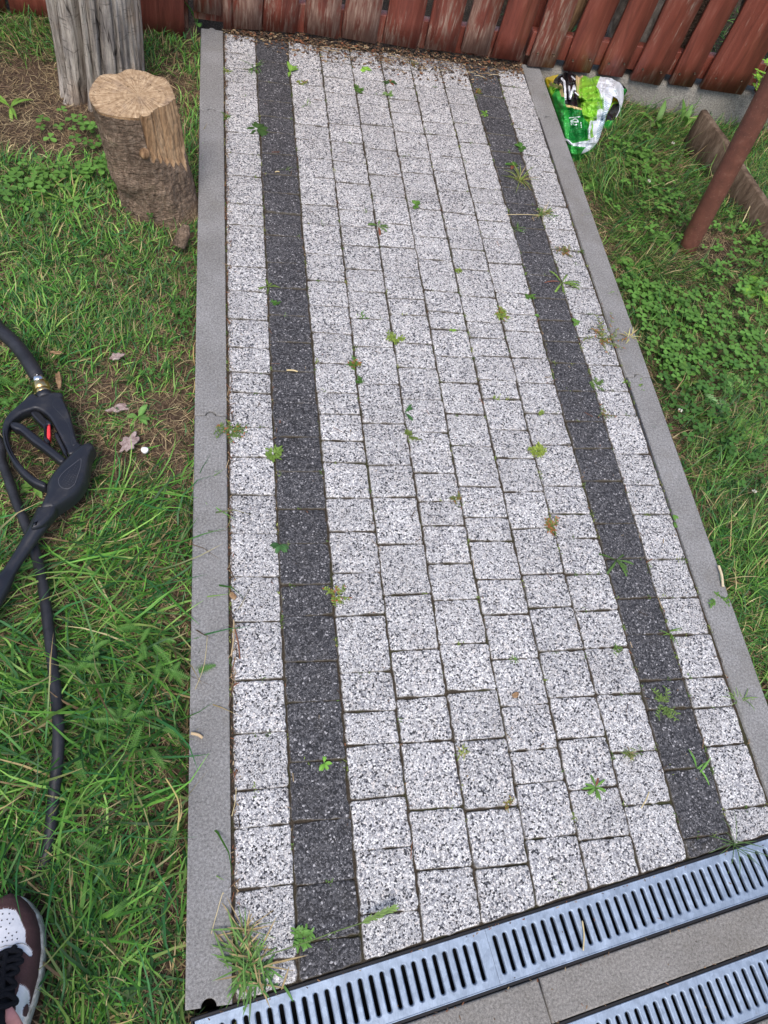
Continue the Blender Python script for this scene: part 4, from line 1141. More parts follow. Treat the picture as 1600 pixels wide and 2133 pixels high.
weed(1012, 238, 'rosette', 'star shaped bright green weed on the right dark row', n=8, L=.018, W_=.006, c=(.17, .33, .06), pitch=.6)
weed(998, 192, 'sprig', 'dull moss sprig at the left edge of the right dark row', n=9, L=.016, W_=.004, c=(.14, .18, .05), red=.3)
weed(1085, 308, 'rosette', 'oval leaved green weed at the right edge of the right dark row', n=6, L=.022, W_=.014, c=G1, pitch=.6)
weed(1068, 345, 'rosette', 'green and red leaved weed on the right dark row above the grass clump', n=7, L=.022, W_=.012, c=G1, red=.3)
weed(1082, 376, 'tuft', 'sprawling yellow green grass clump across the right dark row', n=34, L=.058, W_=.0022, c=YG, red=.25)
weed(1130, 447, 'tuft', 'dry seeded grass tuft between dark row and last light column', n=26, L=.045, W_=.0016, c=(.20, .28, .08), red=.45)
weed(1135, 440, 'sprig', 'leafy sprig growing through the dry seeded grass tuft', n=6, L=.035, W_=.005, c=G2)
weed(1078, 478, 'tuft', 'low green grass line across the joint of the right dark row', n=16, L=.022, W_=.0016, c=G2)
weed(863, 428, 'rosette', 'single green leafy weed in the upper middle of the path', n=6, L=.022, W_=.012, c=G2, pitch=.7)
weed(788, 472, 'lobed', 'flat spiky rosette weed left of the path middle', n=9, L=.034, W_=.010, c=(.10, .17, .05), red=.12)
weed(560, 598, 'lobed', 'flat narrow leaved weed on the left dark row with a red tip', n=9, L=.028, W_=.006, c=(.11, .17, .04), red=.2)
weed(595, 353, 'tuft', 'tiny pale grass wisp on the left dark row', n=7, L=.020, W_=.0015, c=(.16, .24, .08))
weed(1170, 590, 'lobed', 'large spidery rosette weed beside the right dark row', n=11, L=.052, W_=.008, c=(.15, .25, .05), red=.12)
weed(1180, 525, 'sprig', 'flat dry sprig in a joint of the last light column', n=8, L=.035, W_=.004, c=(.20, .22, .08), red=.4)
weed(1100, 613, 'sprig', 'little green sprig left of the spidery rosette weed', n=5, L=.018, W_=.005, c=G2)
weed(955, 565, 'sprig', 'moss cushion in a cross joint of the centre columns', n=12, L=.010, W_=.003, c=YG)
weed(752, 660, 'tuft', 'small green curl of weed in the fourth column', n=6, L=.016, W_=.003, c=G2)
weed(826, 705, 'sprig', 'yellowish upright sprig between fourth and fifth columns', n=13, L=.022, W_=.005, c=YG)
weed(942, 686, 'rosette', 'tiny bright seedling in the centre of the path', n=5, L=.011, W_=.005, c=G3)
weed(1045, 655, 'sprig', 'trailing moss sprig down the joint left of the seventh column', n=14, L=.020, W_=.0045, c=YG, red=.1)
weed(1124, 660, 'rosette', 'single round seedling leaf at the right dark row edge', n=2, L=.012, W_=.010, c=G2)
weed(1197, 672, 'rosette', 'two leaved green weed on the right edge of the right dark row', n=5, L=.016, W_=.010, c=G2)
weed(1255, 705, 'sprig', 'long sprawling dry weed reaching over the right kerb', n=16, L=.060, W_=.005, c=(.20, .24, .08), red=.3)
weed(1310, 705, 'tuft', 'pale seed head lying over the right kerb edge', n=22, L=.032, W_=.003, c=(.42, .40, .17), red=.3)
weed(1240, 800, 'sprig', 'green feathery sprig beside the right dark row', n=9, L=.022, W_=.004, c=(.13, .22, .06))
weed(1322, 800, 'sprig', 'thin sprig lying across the right kerb joint', n=6, L=.034, W_=.005, c=(.14, .24, .05))
weed(1262, 862, 'sprig', 'wispy sprig low on the right dark row edge', n=8, L=.024, W_=.003, c=(.16, .22, .08), red=.2)
weed(740, 760, 'sprig', 'green and rust sprig in the third joint', n=8, L=.014, W_=.005, c=G2, red=.3)
weed(746, 792, 'sprig', 'small green sprig at the crossing below the rust sprig', n=7, L=.012, W_=.004, c=G1)
weed(843, 860, 'lobed', 'deep green three armed weed near the path centre', n=5, L=.028, W_=.009, c=(.055, .15, .045))
weed(856, 908, 'sprig', 'olive sprig under the three armed weed', n=9, L=.018, W_=.004, c=(.13, .18, .04))
weed(480, 900, 'sprig', 'bushy green sprig spreading from the left kerb joint', n=16, L=.032, W_=.0045, c=(.12, .19, .05), red=.15)
weed(571, 945, 'sprig', 'small bushy moss weed on the edge of the left dark row', n=16, L=.016, W_=.0055, c=(.16, .26, .05))
weed(1118, 940, 'sprig', 'bright yellow green moss tuft in the eighth column joint', n=20, L=.018, W_=.005, c=(.26, .34, .06))
weed(1130, 862, 'sprig', 'flat moss bit in a cross joint above the bright moss tuft', n=7, L=.012, W_=.003, c=YG)
weed(1035, 828, 'sprig', 'dab of yellow moss in the seventh column', n=7, L=.010, W_=.003, c=YG)
weed(950, 1040, 'sprig', 'dull moss sprig in the sixth joint', n=8, L=.014, W_=.003, c=(.15, .18, .06), red=.3)
weed(1152, 1096, 'sprig', 'rust and green sprig in the seventh joint low down', n=10, L=.018, W_=.005, c=(.15, .19, .05), red=.35)
weed(583, 1135, 'rosette', 'compact deep green rosette on the left dark row', n=8, L=.020, W_=.010, c=(.050, .125, .040), pitch=.45)
weed(1283, 1168, 'lobed', 'long leaved dandelion weed on the right dark row with a red leaf', n=8, L=.042, W_=.008, c=(.075, .145, .035), red=.15)
weed(1410, 1088, 'rosette', 'lone round leaf on the inner edge of the right kerb', n=2, L=.016, W_=.015, c=G2)
weed(700, 1240, 'sprig', 'yellow green sprig at the right edge of the left dark row', n=11, L=.022, W_=.004, c=YG, red=.2)
weed(1495, 1255, 'sprig', 'low sprig with small leaves on the outer edge of the right kerb', n=7, L=.028, W_=.006, c=G2)
weed(1398, 1320, 'tuft', 'short green blades at the lower edge of the right dark row', n=7, L=.026, W_=.0024, c=(.15, .27, .05))
weed(1072, 1376, 'tuft', 'tiny moss tuft left of the lower path centre', n=16, L=.010, W_=.0018, c=(.13, .24, .05))
weed(1283, 1352, 'tuft', 'low green moss tuft at a paver corner of the eighth column', n=24, L=.013, W_=.002, c=(.15, .25, .06))
weed(1385, 1468, 'sprig', 'thin trailing weed along a cross joint of the right dark row', n=9, L=.032, W_=.005, c=(.14, .22, .06))
weed(1540, 1462, 'tuft', 'spreading grass tuft growing over the right kerb low down', n=20, L=.042, W_=.002, c=(.17, .28, .07), red=.15)
weed(965, 1567, 'tuft', 'yellow moss strip in a cross joint of the lower path', n=26, L=.012, W_=.002, c=(.25, .30, .07), red=.2)
weed(1312, 1572, 'tuft', 'brownish grass tuft in a cross joint of the ninth column', n=30, L=.016, W_=.0016, c=(.16, .22, .06), red=.3)
weed(675, 1590, 'rosette', 'small bright seedling on the lower left dark row', n=5, L=.015, W_=.007, c=(.16, .36, .05))
weed(1240, 1640, 'rosette', 'tufted green weed with brown base low in the path', n=12, L=.024, W_=.0045, c=(.12, .25, .05), red=.12)
weed(1060, 1676, 'sprig', 'flat moss smear in the joint above the lowest paver row', n=8, L=.012, W_=.002, c=(.28, .27, .07), red=.3)
weed(1450, 1600, 'tuft', 'two green blades on the lowest dark pavers', n=3, L=.036, W_=.004, c=(.14, .32, .06))
weed(1526, 1758, 'tuft', 'grass runner spreading from the last pavers over the grate', n=13, L=.075, W_=.0017, c=(.09, .16, .05))
weed(515, 2010, 'tuft', 'large grass tuft growing between left kerb and grate', n=62, L=.062, W_=.0028, c=(.12, .24, .055), red=.22, bs=.011)
plant('weed', *G(500, 1985, 0)[:2], -.001, 'tuft', 'smaller green side tuft close against the left kerb above the grate', n=34, L=.042, W_=.0026, c=(.12, .24, .06), red=.4, bs=.009)
plant('weed', *G(535, 2035, 0)[:2], -.001, 'tuft', 'leafy green tuft leaning over the first grate slots', n=40, L=.038, W_=.0032, c=(.10, .23, .055), red=.12, bs=.011)
weed(505, 1935, 'tuft', 'dry straw tuft against the left kerb above the large tuft', n=26, L=.055, W_=.0018, c=(.12, .19, .06), red=.7)
weed(632, 1955, 'sprig', 'fresh green sprout on the lowest left dark paver', n=12, L=.014, W_=.006, c=(.12, .27, .05))
weed(565, 632, 'sprig', 'two stray leaf bits left of the left dark row', n=3, L=.016, W_=.005, c=G1)
# seed stem that crosses the last dark paver
mb = MB()
stem = [np.array(G(u, v, z)) for u, v, z in [(540, 1995, .01), (640, 1962, .018), (700, 1940, .02), (755, 1922, .018), (800, 1905, .016)]]
mb.add(*tube_vf(catmull(stem, 5, False), .0009, 5), 0, (.13, .20, .06))
for i in range(16):
    s = i / 15; p_ = stem[3] * (1 - s) + (stem[4] + np.array([.012, .006, 0])) * s
    for sg in (-1, 1):
        v, f, c_ = leaf_vf(p_, .28 + sg * random.uniform(.15, .5), .012, .003, .2, .1, 0, .1, 3, jit((.17, .27, .07)), 1.1); mb.add(v, f, 0, c_)
tag(mb.build('grass_stem', M['leaf'], origin=Vector(stem[0]), cols=True), 'flowering grass stem lying over the lowest dark paver', 'grass stem')
# broad leaved plants in the two lawns
def herb(u, v, kind, label, z=None, **k):
    x, y = G(u, v, -.025)[:2]
    return plant('herb', x, y, gz(x, y) + .004, kind, label, cat='plant', group='broad leaved plants in the grass', **k)
herb(288, 868, 'rosette', 'young plantain with five light green leaves on bare soil', n=5, L=.030, W_=.013, c=(.12, .25, .06), pitch=.9)
herb(1556, 395, 'rosette', 'ribbed upright leaf between the pole and the board', n=2, L=.085, W_=.040, c=(.12, .26, .06), pitch=1.1, droop=.5, yaw0=1.6, spread=.5)
herb(1402, 500, 'rosette', 'dandelion leaves at the foot of the red pole', n=4, L=.075, W_=.022, c=(.10, .20, .045), pitch=.7)
herb(1330, 545, 'rosette', 'broad wavy leaf low in the grass left of the pole', n=3, L=.070, W_=.030, c=(.13, .25, .055), pitch=.5)
herb(1480, 560, 'lobed', 'flat dandelion leaves on the bare patch under the pole', n=5, L=.075, W_=.024, c=(.12, .24, .055), pitch=.4)
herb(1240, 375, 'lobed', 'toothed leaves close to the right kerb below the bag', n=4, L=.055, W_=.026, c=G2, pitch=.5)
herb(1515, 770, 'lobed', 'long dandelion leaf with white rib among clover', n=4, L=.10, W_=.032, c=(.14, .28, .08), pitch=.5)
herb(1440, 790, 'rosette', 'broad yellow green leaf among clover near the kerb', n=3, L=.065, W_=.026, c=(.13, .26, .05), pitch=.7)
herb(1500, 850, 'lobed', 'pale toothed leaf lying over the clover', n=3, L=.055, W_=.028, c=(.20, .33, .14), pitch=.4)
herb(1570, 890, 'rosette', 'smooth broad leaves at the right edge halfway down', n=5, L=.062, W_=.028, c=(.13, .26, .05), pitch=.6)
herb(1580, 600, 'rosette', 'bright broad leaves at the right edge level with the clover', n=4, L=.070, W_=.030, c=(.18, .36, .05), pitch=.5)
herb(1560, 1230, 'rosette', 'dark leafy plant in the lower right grass', n=7, L=.050, W_=.022, c=G1, pitch=.6)
herb(1480, 1270, 'rosette', 'leafy plant with tiny yellow flowers close to the right kerb', n=8, L=.028, W_=.012, c=G1, pitch=.7)
herb(1380, 235, 'rosette', 'upright sorrel leaves growing against the concrete plinth', n=5, L=.085, W_=.020, c=G2, pitch=1.3)
herb(1440, 230, 'rosette', 'taller sorrel leaves near the end of the old board', n=4, L=.095, W_=.018, c=G2, pitch=1.35)
herb(150, 430, 'lobed', 'pale dandelion with long thin leaves in the upper left lawn', n=10, L=.10, W_=.010, c=(.20, .33, .07), pitch=.6)
herb(410, 45, 'lobed', 'tall dandelion leaf squeezed between fence and gate', n=3, L=.12, W_=.034, c=(.10, .25, .05), pitch=1.3, droop=.6)
herb(20, 215, 'rosette', 'bright blades at the left edge beside the bare soil', n=6, L=.08, W_=.010, c=G3, pitch=.6)
herb(70, 1010, 'rosette', 'pale green leaf cluster between hose and gun guard', n=6, L=.030, W_=.012, c=(.16, .30, .06), pitch=.6)
herb(245, 2060, 'rosette', 'low lobed green leaf in the grass right of the shoe', n=4, L=.045, W_=.022, c=G1, pitch=.3)
herb(250, 340, 'rosette', 'green leaves tucked against the left side of the cut log', n=5, L=.035, W_=.018, c=G2, pitch=.8)
# white clover flowers
for i, (u, v, lab) in enumerate([(1402, 298, 'white clover flower highest up, above the right lawn clover patch'), (1352, 377, 'white clover flower in the middle of the upper clover patch'), (1418, 345, 'fading clover flower nearest the red pole'),
        (1417, 855, 'white clover flower near the right kerb at mid height'), (1571, 1024, 'white clover flower lowest in the right lawn')]):
    x, y, z = G(u, v, .012); fl = empty('clover_flower', (x, y, gz(x, y))); tag(fl, lab, 'flower', 'white clover flowers')
    mb = MB(); mb.add(*tube_vf([(x + .006, y - .004, gz(x, y)), (x + .002, y, -.01), (x, y, z)], .0007, 5, False), 0, G1); mb.build('stem', M['leaf'], fl, cols=True)
    mb = MB()
    for k in range(46):
        a = random.uniform(0, 6.28); e = random.uniform(-.5, 1.5); d = Vector((math.cos(a) * math.cos(e), math.sin(a) * math.cos(e), math.sin(e)))
        q = Vector((x, y, z)) + d * .002; tip = Vector((x, y, z)) + d * .0062; sd_ = d.orthogonal().normalized() * .0011
        cc = (.75, .74, .66) if (e > -.1 and i != 2) else (.34, .22, .13)
        mb.add([q - sd_, q + sd_, tip], [(0, 1, 2)], 0, cc)
    mb.build('flower_head', M['leaf'], fl, cols=True)
# shrub twig that reaches in at the right edge
def twig(u, v, label, n=8, L=.12):
    x, y, z = G(u, v, .10); root = tag(empty('shrub', (x + .07, y + .02, -.04)), label, 'shrub')
    st_ = MB(); lf = MB()
    for b in range(n):
        a = 2.6 + random.uniform(-.8, .8); pts = []
        for k in range(7):
            s = k / 6; pts.append((x + .08 + math.cos(a) * L * s * .8, y + .02 + math.sin(a) * L * s * .7, -.04 + (z + .06) * s + random.uniform(-.03, .03) * s))
        st_.add(*tube_vf(pts, .0016, 5))
        for k in range(2, 7):
            for q in range(3):
                v_, f_, c_ = leaf_vf(pts[k], random.uniform(0, 6.28), .022, .012, .5, .5, 0, .2, 5, jit((.22, .42, .05)), 1.2); lf.add(v_, f_, 0, c_)
    st_.build('stem', M['bark'], root); lf.build('leaves', M['leaf'], root, cols=True)
twig(1590, 190, 'light green shrub twig at the right edge beside the fence plinth')

# ================================================================== LEAF LITTER AT THE GATE
mb = MB()
LC = [(.22, .135, .075), (.13, .075, .045), (.34, .25, .15), (.075, .048, .034), (.20, .08, .04), (.09, .06, .045), (.05, .035, .025)]
def litter_edge(x): return np.interp(x, [0, .1, .25, .4, .55, .7, .8, .93], [1.865, 1.845, 1.83, 1.82, 1.79, 1.795, 1.815, 1.85])
for _ in range(3000):
    x = random.uniform(.0, PW); e = litter_edge(x); y = 1.905 - abs(random.gauss(0, 1)) * (1.905 - e) * .62
    if y < e - .05: continue
    L = random.uniform(.003, .014); w = L * random.uniform(.15, .6); a = random.uniform(0, 3.14); z = .001 + max(0, (y - e)) * random.uniform(.02, .16) + random.random() * .003
    c, s = math.cos(a), math.sin(a); ti = random.uniform(-.3, .3)
    v = [(x + c * L * u_ - s * w * q, y + s * L * u_ + c * w * q, z + ti * L * u_ * .5 + .0006 * (abs(u_) < .2)) for u_, q in ((-.5, 0), (-.2, .5), (.25, .45), (.5, 0), (.2, -.5), (-.25, -.45))]
    mb.add(v, [(0, 1, 2, 3), (0, 3, 4, 5)], 0, jit(random.choice(LC), .25))
for _ in range(70):
    x = random.uniform(.25, PW); e = litter_edge(x); y = random.uniform(e - .01, 1.90); L = random.uniform(.012, .05); a = random.gauss(0, .8)
    p0 = np.array([x, y, .004 + random.random() * .006]); p1 = p0 + np.array([math.cos(a) * L, math.sin(a) * L * .4, random.uniform(-.002, .004)])
    mb.add(*tube_vf([p0, (p0 + p1) / 2 + np.array([0, .002, .001]), p1], random.uniform(.0004, .0011), 4), 0, jit(random.choice(LC[:3] + [(.5, .40, .26)]), .25))
tag(mb.build('leaf_litter', M['litter'], cols=True), 'brown bark crumbs and dry stalks swept against the gate', 'leaf litter', kind='stuff')
# crumbs, sand and straw bits lying along the joints and kerbs
mb = MB()
for _ in range(1500):
    r_ = random.random()
    if r_ < .55: x = random.gauss(.004, .004); y = random.uniform(-.45, 1.85)
    elif r_ < .8: k = random.choice([1, 2, 3, 5, 8, 9, 10]); y = random.uniform(-.35, 1.85); x = bound_x(k, y) + random.gauss(0, .003)
    else: x = random.uniform(0, PW); y = random.uniform(-.3, 1.85)
    s_, t_ = to_st(x, y)
    if t_ < .012: continue
    L = random.uniform(.002, .007) if random.random() < .8 else random.uniform(.010, .024); w = random.uniform(.0006, .0016); a = random.gauss(1.57, .6) if r_ < .8 else random.uniform(0, 3.14)
    c, s = math.cos(a), math.sin(a); z = .0022 + random.random() * .002
    v = [(x + c * L * u_ - s * w * q, y + s * L * u_ + c * w * q, z) for u_, q in ((-.5, -.5), (.5, -.5), (.5, .5), (-.5, .5))]
    mb.add(v, [(0, 1, 2, 3)], 0, jit(random.choice(LC), .3))
tag(mb.build('joint_crumbs', M['litter'], cols=True), 'tiny dry crumbs and straw bits along the paving joints', 'crumbs', kind='stuff')
mb = MB()
for _ in range(420):
    k = random.choice([0, 0, 1, 2, 3, 4, 5, 6, 7, 8, 8, 9, 9, 10]); y = random.uniform(-.35, 1.85)
    if random.random() < .4:
        kk = min(k, 9); y = random.choice(JOINTS[kk]); x = random.uniform(bound_x(kk, y), bound_x(kk + 1, y))
    else: x = bound_x(k, y)
    if float(to_st(x, y)[1]) < .01 or y > 1.84: continue
    c0 = random.choice([(.16, .22, .05), (.09, .15, .035), (.24, .28, .08), (.10, .18, .04)])
    for q in range(random.randint(2, 9)):
        xx, yy = x + random.gauss(0, .0022), y + random.gauss(0, .0045)
        v, f, c_ = leaf_vf((xx, yy, -.0005), random.uniform(0, 6.28), random.uniform(.0025, .007), random.uniform(.0010, .0022), random.uniform(.1, 1.1), .5, 0, .1, 3, jit(c0, .3), 1.1)
        mb.add(v, f, 0, c_)
tag(mb.build('joint_moss', M['leaf'], cols=True), 'tiny moss and seedling specks rooted along the paving joints', 'moss', kind='stuff')
mb = MB()
for _ in range(230):
    s0 = random.uniform(.01, 1.1); t0 = random.choice([random.uniform(T3, -.002), T1 - .001, T2 + .001, -.006]) + random.gauss(0, .0012); x, y = ST(s0, t0)
    L = random.uniform(.0015, .006); w = random.uniform(.0008, .0022); a = random.uniform(0, 3.14); c, s = math.cos(a), math.sin(a); z = .0048 if T2 < t0 < T1 else .0024
    mb.add([(x + c * L * u_ - s * w * q, y + s * L * u_ + c * w * q, z + .0004 * q) for u_, q in ((-.5, -.5), (.5, -.3), (.4, .5), (-.5, .4))], [(0, 1, 2, 3)], 0, jit(random.choice(LC), .3))
tag(mb.build('grate_grit', M['litter'], cols=True), 'specks of grit and leaf crumbs on the drain grates', 'grit', kind='stuff')
def straw(u0, v0, u1, v1, z0, z1, label, r=.0011, c=(.62, .50, .28), mid=None):
    a = np.array(G(u0, v0, z0)); b = np.array(G(u1, v1, z1)); m = (a + b) / 2 + np.array([.002, .001, .001]) if mid is None else np.array(G(*mid))
    q = MB(); q.add(*tube_vf(catmull([a, m, b], 6, False), r, 6), 0, c)
    return tag(q.build('straw', M['litter'], origin=Vector(a), cols=True), label, 'straw', 'straw stalks lying about')
straw(597, 771, 620, 774, .004, .004, 'short pale straw on the left dark row at mid height', .0016)
straw(573, 358, 582, 358, .004, .004, 'tiny straw beside the pale wisp on the upper left dark row', .0013)
straw(1056, 447, 1122, 448, .006, .010, 'dry stalk pointing into the seeded grass tuft on the right dark row', .0007)
straw(1213, 1918, 1215, 1980, .004, .004, 'straw lying across the slots of the right hand grate', .0012)
straw(1336, 1683, 1352, 1650, .005, .006, 'pale straw on the ninth column just above the grate', .0010)
straw(398, 1527, 422, 1537, .010, .008, 'oat like seed husk on the left kerb', .0026, (.50, .38, .24))
straw(432, 1325, 398, 1455, .030, -.01, 'long thin dry grass stalk leaning over the left kerb', .0006, (.45, .38, .22), mid=(424, 1390, .03))
straw(466, 1862, 440, 1945, .03, .004, 'bent dry stalk on the left kerb above the grass tuft', .0006, (.55, .46, .28), mid=(462, 1866, .032))
straw(1497, 1178, 1506, 1222, .012, .008, 'pale straw husk at the outer edge of the right kerb', .0028, (.62, .52, .36))
straw(492, 1640, 483, 1700, .004, .004, 'thin straw beside the left kerb on the first paver column', .0006)
straw(486, 1300, 500, 1372, .005, .005, 'reddish dry stalk on the first column next to the kerb', .0013, (.22, .10, .06))
straw(487, 1290, 482, 1365, .006, .005, 'bundle of straw in the gap by the left kerb', .0012, (.48, .36, .22))
straw(345, 1620, 370, 1730, .055, .050, 'long yellow stalk arching through the grass near the left kerb', .0011, (.50, .42, .16), mid=(372, 1670, .06))

# ================================================================== PLASTIC BAG
BO = [(232, 290), (300, 240), (415, 190), (470, 160), (560, 118), (640, 165), (700, 165), (780, 195), (860, 240), (920, 195), (1060, 168), (1180, 165), (1250, 205), (1310, 300), (1330, 420), (1330, 580), (1290, 720), (1250, 800), (1205, 870),
      (1110, 880), (1060, 930), (1010, 1080), (960, 1190), (860, 1290), (760, 1340), (620, 1360), (560, 1300), (500, 1170), (440, 960), (380, 760), (320, 560), (275, 440)]
def bag():
    O = np.array(catmull(BO, 5)); n = 300
    us = np.linspace(O[:, 0].min(), O[:, 0].max(), n); vs = np.linspace(O[:, 1].min(), O[:, 1].max(), n)
    UU, VV = np.meshgrid(us, vs); ins = in_poly(UU, VV, O)
    D = np.full(UU.shape, 1e9)
    for a, b in zip(O, np.roll(O, -1, 0)):
        L = b - a; t = np.clip(((UU - a[0]) * L[0] + (VV - a[1]) * L[1]) / (L @ L + 1e-9), 0, 1)
        D = np.minimum(D, np.hypot(UU - a[0] - t * L[0], VV - a[1] - t * L[1]))
    h = .066 * np.clip(D / 330, 0, 1) ** .55
    def ridge(x0, y0, x1, y1, w, k):
        L = np.array([x1 - x0, y1 - y0], float); t = np.clip(((UU - x0) * L[0] + (VV - y0) * L[1]) / (L @ L), 0, 1)
        d = np.hypot(UU - x0 - t * L[0], VV - y0 - t * L[1]); return k * np.exp(-(d / w) ** 2)
    for r_ in [(600, 200, 560, 640, 90, .012), (560, 640, 640, 1150, 45, -.012), (470, 560, 520, 1150, 60, .010), (740, 620, 780, 1120, 40, -.014), (850, 260, 980, 760, 120, .020), (700, 170, 730, 680, 26, -.012), (1020, 400, 1030, 900, 22, -.016),
               (1180, 560, 1060, 950, 60, .012), (1210, 350, 1250, 640, 30, .010), (860, 240, 1000, 640, 20, -.010), (740, 600, 1000, 600, 14, -.005), (760, 780, 900, 850, 25, .012), (860, 900, 850, 1120, 28, .014), (800, 830, 940, 860, 18, -.010),
               (500, 1150, 900, 1180, 26, .008), (640, 1180, 620, 1350, 20, -.006), (780, 1180, 860, 1290, 22, -.008), (330, 350, 470, 380, 26, .012), (340, 470, 450, 430, 16, -.010), (530, 230, 560, 600, 16, -.010), (620, 250, 660, 640, 14, -.008), (720, 430, 960, 380, 16, .006), (730, 520, 1000, 480, 13, -.005)]:
        h = h + ridge(*r_) * np.clip(D / 60, 0, 1)
    rid = np.abs(vnoise(UU + 30 * vnoise(UU, VV, .01, 57), VV, .0085, 51) - .5) * 2
    rid2 = np.abs(vnoise(UU, VV, .02, 52) - .5) * 2
    h = h + np.clip(D / 80, 0, 1) * (.016 * (rid - .4) + .006 * (rid2 - .4))
    hole_c = in_poly(UU, VV, [(1180, 535), (1240, 570), (1270, 640), (1275, 720), (1240, 800), (1190, 870), (1110, 880), (1065, 920), (1110, 760), (1160, 630)])
    h = np.where(hole_c, h * .25, h)
    z = -.022 + h
    W3 = np.array([G(1100 + a / 6.667, 120 + b / 6.667, c) for a, b, c in zip(UU.ravel(), VV.ravel(), z.ravel())])
    W3[:, 1] = np.minimum(W3[:, 1], FY - .004 - .0 * W3[:, 2])
    names = ['b_lime', 'b_green', 'b_dkgreen', 'b_black', 'b_white', 'b_yellow', 'b_tan', 'b_blue', 'b_grey']
    LI, GR, DG, BK, WH, YE, TA, BL, GY = range(9)
    uc = (UU[:-1, :-1] + UU[1:, 1:]) / 2; vc = (VV[:-1, :-1] + VV[1:, 1:]) / 2
    wu = uc + 14 * (vnoise(uc, vc, .012, 61) - .5) * 2; wv = vc + 14 * (vnoise(uc, vc, .02, 62) - .5) * 2
    m = np.full(uc.shape, LI)
    def reg(P, k):
        m[in_poly(wu, wv, P)] = k
    reg([(200, 560), (330, 560), (400, 430), (450, 430), (500, 560), (540, 680), (740, 700), (740, 800), (840, 900), (830, 1120), (760, 1180), (500, 1170), (400, 900), (300, 620)], GR)
    reg([(560, 700), (740, 720), (780, 960), (820, 1080), (700, 1160), (560, 1150), (580, 950)], DG)
    reg([(500, 1160), (760, 1170), (900, 1150), (760, 1340), (600, 1400), (520, 1280)], GR)
    reg([(200, 220), (420, 160), (420, 250), (380, 320), (280, 420), (230, 380)], YE); reg([(440, 200), (560, 100), (600, 150), (520, 190)], YE); reg([(870, 260), (930, 180), (1060, 160), (1040, 230), (930, 260)], YE)
    reg([(350, 330), (430, 230), (460, 180), (600, 140), (690, 160), (670, 300), (690, 480), (730, 640), (720, 690), (520, 640), (490, 480), (470, 400), (380, 360)], BK)
    reg([(290, 380), (330, 330), (360, 370), (400, 350), (430, 380), (450, 340), (480, 390), (495, 560), (460, 540), (440, 420), (350, 410)], TA); reg([(690, 160), (740, 190), (760, 270), (720, 300), (710, 420), (720, 560), (680, 460), (665, 300)], TA); reg([(520, 645), (740, 690), (735, 720), (540, 690)], TA)
    reg([(1070, 160), (1190, 150), (1260, 190), (1330, 290), (1345, 600), (1300, 740), (1210, 880), (1265, 700), (1250, 600), (1180, 535), (1100, 780), (1000, 1130), (960, 1200), (860, 1300), (740, 1345), (800, 1230), (640, 1230), (490, 1130), (500, 1110), (640, 1190), (770, 1150), (860, 1140), (840, 1050), (835, 980), (880, 880), (960, 860), (975, 720), (1040, 700), (1020, 540), (950, 390)], WH)
    reg([(880, 900), (900, 860), (890, 1000), (910, 1100), (870, 1120), (860, 1020)], LI)
    reg([(1180, 535), (1240, 570), (1262, 640), (1200, 600), (1165, 650)], YE)
    reg([(1165, 650), (1262, 645), (1275, 720), (1240, 800), (1190, 870), (1110, 880), (1065, 920), (1110, 760)], BK)
    # blue hatch and text lines on the white panel
    hz = in_poly(wu, wv, [(1030, 560), (1140, 620), (1110, 760), (1040, 960), (1000, 1140), (930, 1150), (960, 960), (1040, 780)])
    m[hz & (np.mod(wv * .9 + wu * .55, 26) < 11)] = BL
    tx = in_poly(wu, wv, [(1080, 190), (1190, 190), (1210, 420), (1140, 560), (1000, 470)])
    m[tx & (np.mod(wv - wu * .12, 34) < 6) & (m == WH) & (vnoise(uc, vc, .05, 63) > .35)] = GY
    m[in_poly(wu, wv, [(1120, 235), (1200, 235), (1200, 262), (1120, 262)])] = LI
    # white letter strokes
    def stroke(P, w, k):
        for a, b in zip(P, P[1:]):
            L = np.array([b[0] - a[0], b[1] - a[1]], float); t = np.clip(((uc - a[0]) * L[0] + (vc - a[1]) * L[1]) / (L @ L + 1e-9), 0, 1)
            m[np.hypot(uc - a[0] - t * L[0], vc - a[1] - t * L[1]) < w] = k
    stroke([(470, 290), (505, 330), (515, 430), (520, 570)], 15, WH)
    stroke([(570, 400), (580, 570), (640, 390), (655, 440)], 14, WH); stroke([(610, 260), (650, 300)], 11, WH); stroke([(655, 480), (700, 520)], 8, WH)
    stroke([(575, 835), (720, 820)], 6, WH)
    e_ = [(655 + 38 * math.cos(a), 892 + 42 * math.sin(a)) for a in np.linspace(0, -5.3, 16)]
    stroke(e_, 8, WH); stroke([(618, 892), (692, 892)], 7, WH); stroke([(600, 870), (603, 930)], 6, WH); stroke([(596, 915), (612, 918)], 5, WH)
    stroke([(735, 900), (742, 970)], 5, WH)
    stroke([(843, 1120), (838, 1000), (880, 880)], 9, WH)
    fk = ins[:-1, :-1] & ins[1:, 1:] & ins[:-1, 1:] & ins[1:, :-1]
    idx = np.arange(n * n).reshape(n, n)
    F = np.stack([idx[:-1, :-1], idx[1:, :-1], idx[1:, 1:], idx[:-1, 1:]], -1)[fk]
    MM = m[fk]
    used = np.unique(F); remap = np.full(n * n, -1); remap[used] = np.arange(len(used)); V = W3[used]; F = remap[F]
    # underside so the bag is closed
    e = {}
    for q in F:
        for i in range(4):
            a, b = int(q[i]), int(q[(i + 1) % 4]); e[(a, b)] = 1
    rim = [(a, b) for (a, b) in e if (b, a) not in e]
    rv = sorted({a for a, b in rim}); low = {a: len(V) + i for i, a in enumerate(rv)}
    V2 = np.concatenate([V, np.array([(V[a][0] * .97 + .03 * 1.13, V[a][1] * .97 + .03 * 1.72, -.05) for a in rv])])
    faces = [tuple(int(i) for i in q) for q in F] + [(b, a, low[a], low[b]) for a, b in rim]
